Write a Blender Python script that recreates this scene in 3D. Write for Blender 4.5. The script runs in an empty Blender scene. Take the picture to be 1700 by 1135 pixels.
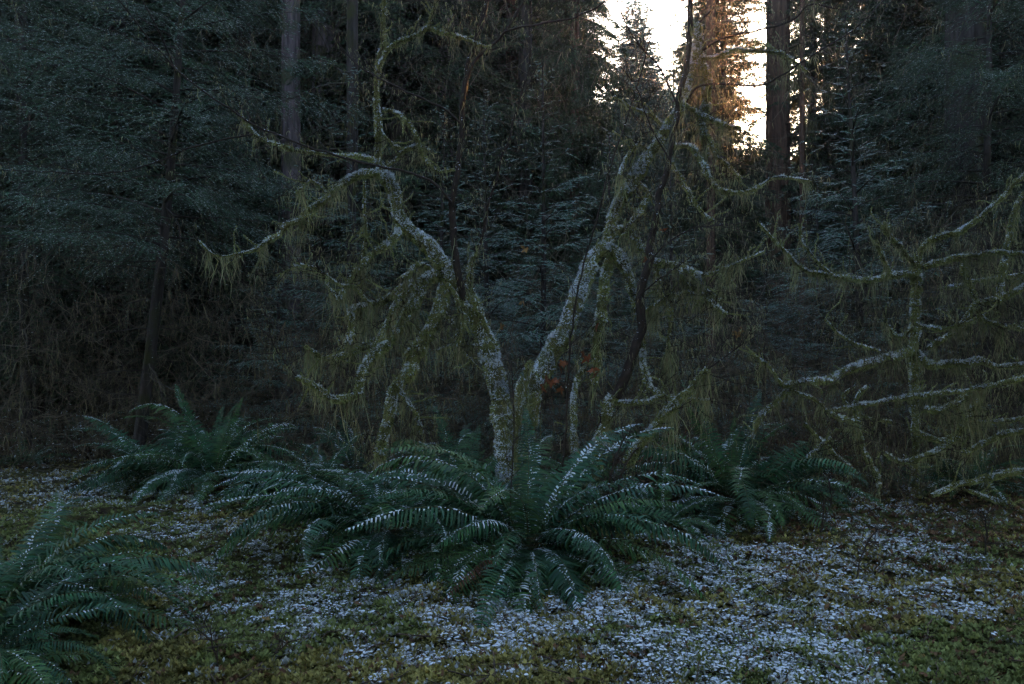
import bpy, math
import numpy as np
from mathutils import Vector

sc = bpy.context.scene
COL = sc.collection
R = math.radians

# ------------------------------------------------------------------ camera, sky, sun, exposure
LENS = 28.0
F = LENS / 36.0 * 1700.0
HY = 590.0
CAMH = 1.6
cam = bpy.data.cameras.new('camera')
cam.lens = LENS
cam.sensor_width = 36.0
cam.shift_y = (HY - 567.5) / 1700.0
cam.clip_end = 2000
cam.clip_start = 0.05
camo = bpy.data.objects.new('camera', cam)
camo.location = (0, 0, CAMH)
camo.rotation_euler = (R(90), 0, 0)
COL.objects.link(camo)
sc.camera = camo

SUN_EL, SUN_AZ = 14.0, 18.0          # azimuth measured from +Y towards +X
w = bpy.data.worlds.new('World')
sc.world = w
w.use_nodes = True
nt = w.node_tree
nt.nodes.clear()
sky = nt.nodes.new('ShaderNodeTexSky')
sky.sky_type = 'NISHITA'
sky.sun_disc = False
sky.sun_elevation = R(SUN_EL)
sky.sun_rotation = R(SUN_AZ)
sky.altitude = 300
sky.air_density = 1.0
sky.dust_density = 1.2
sky.ozone_density = 0.2
bg = nt.nodes.new('ShaderNodeBackground')
bg.inputs['Strength'].default_value = 0.15
wo = nt.nodes.new('ShaderNodeOutputWorld')
nt.links.new(sky.outputs[0], bg.inputs['Color'])
nt.links.new(bg.outputs[0], wo.inputs['Surface'])

sl = bpy.data.lights.new('sun', 'SUN')
sl.energy = 3.0
sl.angle = R(0.5)
sl.color = (1.0, 0.40, 0.13)
so = bpy.data.objects.new('sun', sl)
sd = Vector((math.sin(R(SUN_AZ)) * math.cos(R(SUN_EL)), math.cos(R(SUN_AZ)) * math.cos(R(SUN_EL)), math.sin(R(SUN_EL))))
so.rotation_euler = (-sd).to_track_quat('-Z', 'Y').to_euler()
so.location = (0, 0, 30)
COL.objects.link(so)

sc.view_settings.view_transform = 'Standard'
sc.view_settings.look = 'None'
sc.view_settings.exposure = 3.62
sc.view_settings.gamma = 1.0
sc.cycles.max_bounces = 5
sc.cycles.diffuse_bounces = 3
sc.cycles.transmission_bounces = 3
sc.cycles.use_denoising = True


# ------------------------------------------------------------------ helpers
def P(px, py, D):
    """a point of the place, seen at that pixel, D metres out along the view"""
    return np.array([D * (px - 850.0) / F, D, CAMH + D * (HY - py) / F])


def vnoise(x, y, seed=0):
    x = np.asarray(x, float); y = np.asarray(y, float)
    xi = np.floor(x).astype(np.int64); yi = np.floor(y).astype(np.int64)
    xf = x - xi; yf = y - yi
    u = xf * xf * (3 - 2 * xf); v = yf * yf * (3 - 2 * yf)

    def h(a, b):
        n = (a * 374761393 + b * 668265263 + seed * 974634777) & 0xffffffff
        n = ((n ^ (n >> 13)) * 1274126177) & 0xffffffff
        return ((n ^ (n >> 16)) & 0xffff) / 65535.0
    return (h(xi, yi) * (1 - u) + h(xi + 1, yi) * u) * (1 - v) + (h(xi, yi + 1) * (1 - u) + h(xi + 1, yi + 1) * u) * v


def fbm(x, y, seed=0, o=3):
    s = 0; a = 0.5; t = 0
    for k in range(o):
        s = s + a * vnoise(x * 2 ** k, y * 2 ** k, seed + k); t += a; a *= 0.5
    return s / t


MOUNDS = [(0.2, 6.5, .9, .12), (-2.9, 9.6, 1.3, .12), (2.2, 8.0, .9, .10), (-3.6, 5.0, .7, .08), (-1.4, 8.0, 1.0, .10)]


def height(x, y):
    x = np.asarray(x, float); y = np.asarray(y, float)
    z = 0.16 * (fbm(x * .35, y * .35, 3) - .5) + 0.12 * (fbm(x * 1.6, y * 1.6, 9, 2) - .5) + .085 * (fbm(x * 5, y * 5, 12, 2) - .5)
    for mx, my, r, hh in MOUNDS:
        z = z + hh * np.exp(-((x - mx) ** 2 + (y - my) ** 2) / (r * r))
    far = np.clip((y - 26) / 50, 0, 1)
    z = z + 13.0 * far * far * (3 - 2 * far) + np.clip((y - 16) / 12, 0, 1) * .3
    return z


class MB:
    """collects triangles / quads with one colour per vertex, then links ONE mesh object"""
    def __init__(s):
        s.v = []; s.c = []; s.f3 = []; s.f4 = []; s.m3 = []; s.m4 = []; s.n = 0

    def add(s, v, f, c, m=0):
        v = np.asarray(v, float).reshape(-1, 3)
        if len(v) == 0:
            return
        f = np.asarray(f, np.int64) + s.n
        c = np.asarray(c, float)
        if c.ndim == 1:
            c = np.broadcast_to(c, (len(v), 3))
        s.v.append(v); s.c.append(c)
        if f.shape[1] == 3:
            s.f3.append(f); s.m3.append(np.full(len(f), m))
        else:
            s.f4.append(f); s.m4.append(np.full(len(f), m))
        s.n += len(v)

    def mesh(s, name, mats, smooth=False):
        me = bpy.data.meshes.new(name)
        v = np.concatenate(s.v); c = np.concatenate(s.c)
        f3 = np.concatenate(s.f3) if s.f3 else np.zeros((0, 3), np.int64)
        f4 = np.concatenate(s.f4) if s.f4 else np.zeros((0, 4), np.int64)
        mi = np.concatenate((s.m3 or [np.zeros(0, int)]) + (s.m4 or [np.zeros(0, int)])).astype(np.int32)
        me.vertices.add(len(v)); me.vertices.foreach_set('co', v.ravel().astype(np.float32))
        nl = len(f3) * 3 + len(f4) * 4
        me.loops.add(nl)
        me.loops.foreach_set('vertex_index', np.concatenate([f3.ravel(), f4.ravel()]).astype(np.int32))
        me.polygons.add(len(f3) + len(f4))
        me.polygons.foreach_set('loop_start', np.concatenate([np.arange(len(f3)) * 3, len(f3) * 3 + np.arange(len(f4)) * 4]).astype(np.int32))
        me.polygons.foreach_set('material_index', mi)
        if smooth:
            me.polygons.foreach_set('use_smooth', np.ones(len(f3) + len(f4), bool))
        me.update(calc_edges=True)
        a = me.color_attributes.new('Col', 'FLOAT_COLOR', 'POINT')
        cc = np.ones((len(v), 4), np.float32); cc[:, :3] = c
        a.data.foreach_set('color', cc.ravel())
        for m in (mats if isinstance(mats, (list, tuple)) else [mats]):
            me.materials.append(m)
        return me

    def build(s, name, mats, parent=None, smooth=False):
        if s.n == 0:
            return None
        o = bpy.data.objects.new(name, s.mesh(name, mats, smooth))
        COL.objects.link(o)
        if parent is not None:
            o.parent = parent
            o.matrix_parent_inverse.identity()
            o.location = (0, 0, 0)
        return o


def tag(o, label=None, cat=None, group=None, kind=None):
    if label: o['label'] = label
    if cat: o['category'] = cat
    if group: o['group'] = group
    if kind: o['kind'] = kind
    return o


def empty(name, loc, label, cat, group=None, rz=0):
    o = bpy.data.objects.new(name, None)
    o.empty_display_size = .2
    o.location = loc; o.rotation_euler = (0, 0, rz)
    COL.objects.link(o)
    return tag(o, label, cat, group)


def copy_tree(o, parent=None):
    c = o.copy(); COL.objects.link(c); c.parent = parent
    for ch in o.children:
        copy_tree(ch, c)
    return c


def unit(a):
    return a / np.maximum(np.linalg.norm(a, axis=-1, keepdims=True), 1e-9)


def jitter(rng, base, n, amt=.25, hue=.1):
    k = 1 + amt * (rng.random((n, 1)) * 2 - 1)
    return np.clip(np.array(base) * k * (1 + hue * (rng.random((n, 3)) * 2 - 1)), 0, 1)


# ------------------------------------------------------------------ materials
def mat_attr(name, rough=.7, trans=0.0, spec=.2, nscale=8.0, namt=.35, bump=0.0, bscale=40, sss=0):
    m = bpy.data.materials.new(name); m.use_nodes = True
    n = m.node_tree; L = n.links; n.nodes.clear()
    out = n.nodes.new('ShaderNodeOutputMaterial')
    p = n.nodes.new('ShaderNodeBsdfPrincipled')
    at = n.nodes.new('ShaderNodeAttribute'); at.attribute_name = 'Col'
    tc = n.nodes.new('ShaderNodeTexCoord')
    no = n.nodes.new('ShaderNodeTexNoise'); no.inputs['Scale'].default_value = nscale; no.inputs['Detail'].default_value = 4
    L.new(tc.outputs['Object'], no.inputs['Vector'])
    mr = n.nodes.new('ShaderNodeMapRange')
    mr.inputs['From Min'].default_value = .3; mr.inputs['From Max'].default_value = .7
    mr.inputs['To Min'].default_value = 1 - namt; mr.inputs['To Max'].default_value = 1 + namt
    L.new(no.outputs['Fac'], mr.inputs['Value'])
    mx = n.nodes.new('ShaderNodeVectorMath'); mx.operation = 'SCALE'
    L.new(at.outputs['Color'], mx.inputs[0]); L.new(mr.outputs[0], mx.inputs['Scale'])
    L.new(mx.outputs[0], p.inputs['Base Color'])
    p.inputs['Roughness'].default_value = rough
    p.inputs['Specular IOR Level'].default_value = spec
    if bump:
        n2 = n.nodes.new('ShaderNodeTexNoise'); n2.inputs['Scale'].default_value = bscale; n2.inputs['Detail'].default_value = 5
        L.new(tc.outputs['Object'], n2.inputs['Vector'])
        b = n.nodes.new('ShaderNodeBump'); b.inputs['Strength'].default_value = bump; b.inputs['Distance'].default_value = .02
        L.new(n2.outputs['Fac'], b.inputs['Height']); L.new(b.outputs[0], p.inputs['Normal'])
    if trans > 0:
        t = n.nodes.new('ShaderNodeBsdfTranslucent'); L.new(mx.outputs[0], t.inputs['Color'])
        ms = n.nodes.new('ShaderNodeMixShader'); ms.inputs[0].default_value = trans
        L.new(p.outputs[0], ms.inputs[1]); L.new(t.outputs[0], ms.inputs[2]); L.new(ms.outputs[0], out.inputs['Surface'])
    else:
        L.new(p.outputs[0], out.inputs['Surface'])
    return m


def mat_bark(name, c1, c2, moss=None, vs=14):
    m = bpy.data.materials.new(name); m.use_nodes = True
    n = m.node_tree; L = n.links; n.nodes.clear()
    out = n.nodes.new('ShaderNodeOutputMaterial')
    p = n.nodes.new('ShaderNodeBsdfPrincipled')
    tc = n.nodes.new('ShaderNodeTexCoord')
    mp = n.nodes.new('ShaderNodeMapping'); mp.inputs['Scale'].default_value = (1, 1, .12)
    L.new(tc.outputs['Object'], mp.inputs[0])
    no = n.nodes.new('ShaderNodeTexNoise'); no.inputs['Scale'].default_value = vs; no.inputs['Detail'].default_value = 6
    no.inputs['Roughness'].default_value = .65
    L.new(mp.outputs[0], no.inputs['Vector'])
    cr = n.nodes.new('ShaderNodeValToRGB')
    cr.color_ramp.elements[0].position = .35; cr.color_ramp.elements[0].color = (*c1, 1)
    cr.color_ramp.elements[1].position = .65; cr.color_ramp.elements[1].color = (*c2, 1)
    L.new(no.outputs['Fac'], cr.inputs[0])
    src = cr.outputs[0]
    if moss:
        n3 = n.nodes.new('ShaderNodeTexNoise'); n3.inputs['Scale'].default_value = 2.2; n3.inputs['Detail'].default_value = 6
        L.new(tc.outputs['Object'], n3.inputs['Vector'])
        r3 = n.nodes.new('ShaderNodeMapRange'); r3.inputs['From Min'].default_value = .5; r3.inputs['From Max'].default_value = .62
        L.new(n3.outputs['Fac'], r3.inputs['Value'])
        mm = n.nodes.new('ShaderNodeMix'); mm.data_type = 'RGBA'
        L.new(r3.outputs[0], mm.inputs['Factor']); L.new(src, mm.inputs['A']); mm.inputs['B'].default_value = (*moss, 1)
        src = mm.outputs['Result']
    L.new(src, p.inputs['Base Color'])
    p.inputs['Roughness'].default_value = .9
    p.inputs['Specular IOR Level'].default_value = .15
    b = n.nodes.new('ShaderNodeBump'); b.inputs['Strength'].default_value = .9; b.inputs['Distance'].default_value = .04
    L.new(no.outputs['Fac'], b.inputs['Height']); L.new(b.outputs[0], p.inputs['Normal'])
    L.new(p.outputs[0], out.inputs['Surface'])
    return m


def mat_ground():
    m = bpy.data.materials.new('forest_floor'); m.use_nodes = True
    n = m.node_tree; L = n.links; n.nodes.clear()
    out = n.nodes.new('ShaderNodeOutputMaterial')
    p = n.nodes.new('ShaderNodeBsdfPrincipled')
    tc = n.nodes.new('ShaderNodeTexCoord')
    a = n.nodes.new('ShaderNodeTexNoise'); a.inputs['Scale'].default_value = 9; a.inputs['Detail'].default_value = 8
    b = n.nodes.new('ShaderNodeTexNoise'); b.inputs['Scale'].default_value = .6; b.inputs['Detail'].default_value = 3
    L.new(tc.outputs['Object'], a.inputs['Vector']); L.new(tc.outputs['Object'], b.inputs['Vector'])
    cr = n.nodes.new('ShaderNodeValToRGB')
    cr.color_ramp.elements[0].position = .35; cr.color_ramp.elements[0].color = (.020, .013, .008, 1)
    cr.color_ramp.elements[1].position = .7; cr.color_ramp.elements[1].color = (.075, .080, .022, 1)
    L.new(a.outputs['Fac'], cr.inputs[0])
    mm = n.nodes.new('ShaderNodeMix'); mm.data_type = 'RGBA'; mm.blend_type = 'MULTIPLY'
    mm.inputs['Factor'].default_value = 1
    c2 = n.nodes.new('ShaderNodeValToRGB')
    c2.color_ramp.elements[0].position = .4; c2.color_ramp.elements[0].color = (.6, .5, .4, 1)
    c2.color_ramp.elements[1].position = .6; c2.color_ramp.elements[1].color = (1, 1, 1, 1)
    L.new(b.outputs['Fac'], c2.inputs[0])
    L.new(cr.outputs[0], mm.inputs['A']); L.new(c2.outputs[0], mm.inputs['B'])
    L.new(mm.outputs['Result'], p.inputs['Base Color'])
    p.inputs['Roughness'].default_value = .95; p.inputs['Specular IOR Level'].default_value = .1
    bp = n.nodes.new('ShaderNodeBump'); bp.inputs['Strength'].default_value = 1; bp.inputs['Distance'].default_value = .05
    L.new(a.outputs['Fac'], bp.inputs['Height']); L.new(bp.outputs[0], p.inputs['Normal'])
    L.new(p.outputs[0], out.inputs['Surface'])
    return m


M_FERN = mat_attr('fern_leaf', .6, .15, .15, 6, .35)
M_NEEDLE = mat_attr('conifer_needles', .65, .35, .2, 1.5, .35)
M_MOSS = mat_attr('moss', .95, .12, .05, 5, .4)
M_LICHEN = mat_attr('hanging_moss', .95, .35, .05, 2, .35)
M_FLOOR = mat_attr('moss_carpet', .85, .1, .1, 2.5, .35)
M_SNOW = mat_attr('snow', .7, .1, .2, 30, .08)
M_TWIG = mat_attr('twig_bark', .85, 0, .2, 12, .3)
M_LEAF = mat_attr('dead_leaf', .75, .25, .2, 20, .3)
M_BARK = mat_bark('dark_bark', (.014, .011, .011), (.055, .045, .045), moss=(.03, .032, .012))
M_BARK_P = mat_bark('purple_grey_bark', (.028, .022, .026), (.125, .098, .112), moss=(.05, .05, .03))
M_BARK_R = mat_bark('red_brown_bark', (.03, .018, .014), (.12, .07, .05))
M_GROUND = mat_ground()

SNOWC = (.48, .53, .60)

# ------------------------------------------------------------------ ground
xs = np.concatenate([np.linspace(-260, -14, 26), np.linspace(-13.6, 13.6, 230), np.linspace(14, 260, 26)])
ys = np.concatenate([np.linspace(-200, 1, 14), np.linspace(1.5, 22, 240), np.linspace(22.5, 90, 60), np.linspace(95, 500, 12)])
X, Y = np.meshgrid(xs, ys)
Z = height(X, Y)
g = MB()
nx, ny = len(xs), len(ys)
i = np.arange(ny - 1)[:, None] * nx + np.arange(nx - 1)[None, :]
g.add(np.stack([X.ravel(), Y.ravel(), Z.ravel()], 1), np.stack([i, i + 1, i + nx + 1, i + nx], -1).reshape(-1, 4), (.05, .05, .03))
tag(g.build('ground', M_GROUND, smooth=True), kind='structure')


# ------------------------------------------------------------------ generic element makers
def tris_from(base, side, tip, col, mb, m=0):
    """one triangle per row: base-side, base+side, tip"""
    n = len(base)
    v = np.stack([base - side, base + side, tip], 1).reshape(-1, 3)
    f = np.arange(n * 3).reshape(-1, 3)
    mb.add(v, f, np.repeat(col, 3, 0), m)


def blades(base, side, tip, col, mb, m=0, mid=.45, sag=None):
    """leaf shape: base point, wide middle, pointed tip (a 4-gon folded on nothing)"""
    n = len(base)
    mp = base * (1 - mid) + tip * mid
    if sag is not None:
        mp = mp + sag
    v = np.stack([base, mp - side, tip, mp + side], 1).reshape(-1, 3)
    f = np.arange(n * 4).reshape(-1, 4)
    mb.add(v, f, np.repeat(col, 4, 0), m)


def strands(mb, rng, pts, length, width, base_col, wav=.38, seg=4, pull=None):
    """hanging strands: ribbons that fall from pts"""
    n = len(pts)
    if n == 0:
        return
    L = length * (.35 + rng.random(n) ** 2 * 1.5)
    a = rng.random(n) * 6.283
    sd = np.stack([np.cos(a), np.sin(a), np.zeros(n)], 1)
    col = jitter(rng, base_col, n, .4, .12)
    k = np.arange(seg + 1) / seg
    drift = rng.normal(0, wav, (n, 2))
    off = np.cumsum(rng.normal(0, wav * .35, (n, seg + 1, 2)), 1)
    off[:, 0] = 0
    px = pts[:, None, 0] + (off[..., 0] + drift[:, None, 0] * k) * L[:, None] * .5
    py = pts[:, None, 1] + (off[..., 1] + drift[:, None, 1] * k) * L[:, None] * .5
    if pull is not None:
        px = px + pull[:, None, 0] * k[None]; py = py + pull[:, None, 1] * k[None]
    pz = pts[:, None, 2] - k[None] * L[:, None] * (.85 + .3 * rng.random((n, 1)))
    c = np.stack([px, py, pz], -1)
    wk = np.array([.7, 1, .85, .55, .12]) if seg == 4 else np.linspace(1, .12, seg + 1)
    wd = (width * (.5 + rng.random(n)))[:, None] * wk[None]
    l = c - sd[:, None] * wd[..., None]; r = c + sd[:, None] * wd[..., None]
    v = np.stack([l, r], 2).reshape(-1, 3)
    b = np.arange(n)[:, None] * (2 * (seg + 1)) + np.arange(seg)[None] * 2
    f = np.stack([b, b + 1, b + 3, b + 2], -1).reshape(-1, 4)
    mb.add(v, f, np.repeat(col, 2 * (seg + 1), 0))


def catmull(pts, rad, step):
    pts = np.asarray(pts, float); rad = np.asarray(rad, float)
    if len(pts) == 2:
        pts = np.array([pts[0], (pts[0] + pts[1]) / 2, pts[1]]); rad = np.array([rad[0], rad.mean(), rad[1]])
    p = np.concatenate([[2 * pts[0] - pts[1]], pts, [2 * pts[-1] - pts[-2]]])
    op, orr = [], []
    for k in range(len(pts) - 1):
        n = max(2, int(np.linalg.norm(pts[k + 1] - pts[k]) / step) + 1)
        t = np.linspace(0, 1, n, endpoint=False)[:, None]
        a, b, c, d = p[k], p[k + 1], p[k + 2], p[k + 3]
        op.append(.5 * (2 * b + (c - a) * t + (2 * a - 5 * b + 4 * c - d) * t ** 2 + (3 * b - a - 3 * c + d) * t ** 3))
        orr.append(rad[k] * (1 - t[:, 0]) + rad[k + 1] * t[:, 0])
    op.append(pts[-1:]); orr.append(rad[-1:])
    return np.concatenate(op), np.concatenate(orr)


def tube(mb, path, rad, col, sides=8, rng=None, rough=0.0, m=0):
    n = len(path)
    T = unit(np.gradient(path, axis=0))
    ref = np.array([0.0, 0, 1]) if abs(T[0, 2]) < .8 else np.array([1.0, 0, 0])
    A = np.zeros((n, 3)); a = unit(np.cross(T[0], ref))
    for k in range(n):
        a = unit(a - T[k] * np.dot(a, T[k])); A[k] = a
    B = np.cross(T, A)
    th = np.arange(sides) / sides * 2 * math.pi
    r = rad[:, None] * np.ones((n, sides))
    if rough and rng is not None:
        r = r * (1 + rough * rng.normal(0, 1, (n, sides)))
    v = path[:, None] + r[..., None] * (A[:, None] * np.cos(th)[None, :, None] + B[:, None] * np.sin(th)[None, :, None])
    i = np.arange(n - 1)[:, None] * sides; j = np.arange(sides)[None]; j2 = (j + 1) % sides
    f = np.stack([i + j, i + j2, i + sides + j2, i + sides + j], -1).reshape(-1, 4)
    c = col if rng is None else jitter(rng, col, n * sides, .25, .08)
    mb.add(v.reshape(-1, 3), f, c, m)
    return T, A, B


def sample_tube(rng, path, rad, n):
    """n random surface points on a limb: position, outward normal, tangent, radius"""
    seg = np.linalg.norm(np.diff(path, axis=0), axis=1)
    cum = np.concatenate([[0], np.cumsum(seg * (rad[:-1] + .01))])
    t = rng.random(n) * cum[-1]
    k = np.clip(np.searchsorted(cum, t) - 1, 0, len(seg) - 1)
    u = ((t - cum[k]) / np.maximum(cum[k + 1] - cum[k], 1e-9))[:, None]
    p = path[k] * (1 - u) + path[k + 1] * u
    r = rad[k] * (1 - u[:, 0]) + rad[k + 1] * u[:, 0]
    T = unit(path[k + 1] - path[k])
    d = rng.normal(0, 1, (n, 3)); d = unit(d - T * (d * T).sum(1, keepdims=True))
    return p, d, T, r


def length_of(path):
    return float(np.linalg.norm(np.diff(path, axis=0), axis=1).sum())


def snow_lumps(mb, rng, pos, nrm, size, flat=.45):
    """small irregular snow lumps lying on a surface"""
    n = len(pos)
    if n == 0:
        return
    S = 6
    up = unit(nrm + np.array([0, 0, 1.2]))
    a = unit(np.cross(up, rng.normal(0, 1, (n, 3)))); b = np.cross(up, a)
    th = np.arange(S) / S * 6.283
    r = size[:, None] * (.55 + .8 * rng.random((n, S)))
    st = (1 + rng.random(n) * .9)[:, None]
    ring = pos[:, None] + (r * st)[..., None] * a[:, None] * np.cos(th)[None, :, None] + r[..., None] * b[:, None] * np.sin(th)[None, :, None]
    mid = pos[:, None] + (ring - pos[:, None]) * .55 + up[:, None] * (size[:, None, None] * flat * .8)
    top = pos + up * (size[:, None] * flat)
    v = np.concatenate([ring, mid, top[:, None]], 1).reshape(-1, 3)
    o = np.arange(n)[:, None] * (2 * S + 1); j = np.arange(S)[None]; j2 = (j + 1) % S
    f4 = np.stack([o + j, o + j2, o + S + j2, o + S + j], -1).reshape(-1, 4)
    c = jitter(rng, SNOWC, len(v), .06, .02)
    mb.add(v, f4, c)
    f3 = np.stack([o + S + j, o + S + j2, np.broadcast_to(o + 2 * S, (n, S))], -1).reshape(-1, 3)
    mb.n -= len(v); mb.f3.append(f3 + mb.n); mb.m3.append(np.zeros(len(f3), int)); mb.n += len(v)


MOSSC = (.225, .245, .100)
LICH = (.235, .235, .130)


def twiglets(mb, rng, path, rad, n, length, col, up=.2, th=.0022, strands_mb=None):
    if n <= 0:
        return []
    ends = []
    idx = rng.integers(len(path) // 4, len(path), n)
    T = unit(np.gradient(path, axis=0))
    for k in idx:
        d = unit(T[k] * .7 + rng.normal(0, .75, 3) + np.array([0, 0, up]))
        L = length * (.3 + rng.random() * .9)
        pts = [path[k]]
        for q in range(5):
            d = unit(d + rng.normal(0, .22, 3) + np.array([0, 0, .04]))
            pts.append(pts[-1] + d * L / 5)
        pts = np.array(pts)
        tube(mb, pts, np.linspace(th * 1.6, th * .6, 6), col, 4, rng)
        ends.append(pts)
        if L > length * .6:
            for q in (2, 3, 4):
                d2 = unit(d + rng.normal(0, .7, 3))
                p2 = np.array([pts[q], pts[q] + d2 * L * .22, pts[q] + (d2 + rng.normal(0, .25, 3)) * L * .42])
                tube(mb, p2, np.linspace(th, th * .5, 3), col, 3, rng)
                ends.append(p2)
    return ends


def limb(parent, name, pts, wpx, D, mossy=1.0, hang=60, hlen=.16, snow=1.0, twigs=6, tlen=.4, seed=0, col=None, lich=LICH, mat=None, fuzz=1.0, label=None):
    """pts: (px, py) or (px, py, depth) ; wpx: widths in pixels at both ends or a list"""
    rng = np.random.default_rng(seed * 7 + 11)
    D0, D1 = D if isinstance(D, tuple) else (D, D)
    n = len(pts)
    P3, RR = [], []
    for k, q in enumerate(pts):
        t = k / (n - 1)
        d = q[2] if len(q) > 2 else D0 * (1 - t) + D1 * t
        P3.append(P(q[0], q[1], d))
        wv = np.interp(t, np.linspace(0, 1, len(wpx)), wpx)
        RR.append(max(wv * .5 * d / F, .0015))
    rad0 = max(RR)
    path, rad = catmull(P3, RR, max(.02, min(.05, rad0 * .6)))
    sarc = np.linspace(0, 1, len(path)) * max(1, length_of(path)) * 9
    kn = np.stack([vnoise(sarc, sarc * 0 + seed * .7 + q * 11, 4) - .5 for q in range(3)], 1)
    path = path + kn * (.012 + .25 * min(rad0, .04)) * np.hanning(len(path))[:, None] ** .5 * 1.6
    base_col = col or (MOSSC if mossy > .5 else (.030, .022, .019))
    mb = MB()
    if mossy > .3:
        lump = (.74 if rad0 > .05 else .66) + (.28 if rad0 > .05 else .45) * vnoise(sarc * 1.1, sarc * 0 + seed * 1.3, 6)
        rad = rad * lump
        rr = rad * .95
    else:
        rr = rad
    tube(mb, path, rr, np.array((.105, .105, .045) if mossy > .3 else base_col), 12 if rad0 > .03 else 6, rng, .05 if mossy > .3 else .03, 0)
    Lm = length_of(path)
    if mossy > .3 and fuzz > 0:
        area = Lm * 2 * math.pi * float(rad.mean() + .006)
        nf = int(min(40000, area * 25000 * fuzz))
        p, d, T, r = sample_tube(rng, path, rad, nf)
        base = p + d * r[:, None] * .90
        cush = .5 * vnoise(p[:, 0] * 26 + p[:, 1] * 17, p[:, 2] * 24, 3) + .5 * vnoise(p[:, 0] * 11 - p[:, 1] * 9, p[:, 2] * 9 + seed, 13)
        fl = (.005 + .012 * rng.random(nf) + r * .14)[:, None] * (.35 + 2.2 * cush ** 2)[:, None]
        dirn = unit(d + rng.normal(0, .45, d.shape) + np.array([0, 0, -.35]))
        fl = fl * (rng.random((nf, 1)) < np.clip(cush * 6 - 1.0, .08, 1)[:, None])
        tip = base + dirn * fl
        side = unit(np.cross(dirn, rng.normal(0, 1, d.shape))) * (.0026 + .0026 * rng.random((nf, 1)))
        c = jitter(rng, base_col, nf, .45, .15)
        def n3(q, a):
            return (vnoise(q[:, 0] * a + 7.3, q[:, 2] * a + seed) + vnoise(q[:, 1] * a + 3.1, q[:, 2] * a * .9 + 11) + vnoise(q[:, 0] * a * 1.1, q[:, 1] * a + 5)) / 3
        nn = .45 * n3(tip, 16) + .55 * n3(tip, 60)
        hzf = 1 - np.abs(T[:, 2])
        fr = (d[:, 2] > -.05 - .25 * (1 - hzf)) & (nn + .10 * d[:, 2] + .07 * rng.normal(0, 1, nf) > .635 - .06 * snow)
        c[fr] = np.array(SNOWC) * (.95 + .45 * rng.random((fr.sum(), 1)))
        side[fr] *= 1.7
        tris_from(base, side, tip, c, mb, 1)
    if mossy > .3:
        subs = []
        for q in range(int(Lm * 8) + 2):
            k0 = rng.integers(len(path) // 5, len(path)); T0 = unit(np.gradient(path, axis=0))[k0]
            dd = unit(T0 * .8 + rng.normal(0, .7, 3) + np.array([0, -.1, .25])); LL = .06 + .30 * rng.random() ** 1.6
            sp = [path[k0]]
            for w_ in range(6):
                dd = unit(dd + rng.normal(0, .28, 3) + np.array([0, 0, .03])); sp.append(sp[-1] + dd * LL / 6)
            sp = np.array(sp); sr = np.linspace(.0055, .0022, 7) * (.7 + .6 * rng.random())
            tube(mb, sp, sr, np.array(base_col) * .7, 5, rng, .05, 0); subs.append(sp)
            m_ = int(900 * LL * fuzz)
            if m_ > 0:
                p_, d_, T_, r_ = sample_tube(rng, sp, sr, m_)
                dn = unit(d_ + rng.normal(0, .4, d_.shape) + np.array([0, 0, -.4]))
                cc_ = jitter(rng, base_col, m_, .45, .15); up_ = (d_[:, 2] > .1) & (rng.random(m_) < .35 * min(snow, 1.2))
                cc_[up_] = np.array(SNOWC) * .95
                tris_from(p_ + d_ * r_[:, None] * .7, unit(np.cross(dn, rng.normal(0, 1, d_.shape))) * .0024, p_ + d_ * r_[:, None] * .7 + dn * (.006 + .010 * rng.random((m_, 1))), cc_, mb, 1)
    ends = twiglets(mb, rng, path, rad, int(twigs * 2.6), tlen, (.035, .027, .024), .15)
    me = mb.build(name, [mat or (M_MOSS if mossy > .3 else M_TWIG), M_MOSS], parent, smooth=True)
    if label:
        me['label'] = label
    if hang > 0:
        hb = MB()
        ns = int(Lm * hang * 1.15); hlen = hlen * 1.0
        # strands gather in clumps
        nc = max(3, int(Lm * 8))
        ci = rng.random(nc) * (len(path) - 1)
        cw = rng.random(nc) ** 2 + .1
        pick = rng.choice(nc, ns, p=cw / cw.sum())
        stp = Lm / max(len(path) - 1, 1)
        go = rng.normal(0, 1, ns)
        t = np.clip(ci[pick] + go * (.018 + .03 * cw[pick]) / stp, 0, len(path) - 1.001)
        k = t.astype(int); u = (t - k)[:, None]
        pp = path[k] * (1 - u) + path[k + 1] * u
        rk = rad[k][:, None]
        o = rng.normal(0, .5, (ns, 3)) * rk; o[:, 2] = -np.abs(o[:, 2]) * .6
        sc_ = (.30 + 1.25 * cw[pick]) * np.exp(-go * go * .7) + .12
        pp = pp + o
        tl = (go * (.018 + .03 * cw[pick]))[:, None] * unit(path[k + 1] - path[k]) * -.8
        strands(hb, rng, pp, hlen * sc_ * 1.25, .0025, lich, .3, pull=tl)
        ex = ends + subs if mossy > .3 else ends
        if mossy > .3:
            q = np.concatenate(subs); q = q[rng.integers(0, len(q), int(len(q) * 1.7))]
            strands(hb, rng, q, hlen * .45 * np.ones(len(q)), .0020, lich, .3)
        if ends:
            e = np.concatenate(ends)
            q = e[rng.integers(0, len(e), int(len(e) * 1.2))]
            strands(hb, rng, q, hlen * .5 * np.ones(len(q)), .0020, lich)
        hb.build('hanging_moss', M_LICHEN, me)
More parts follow.
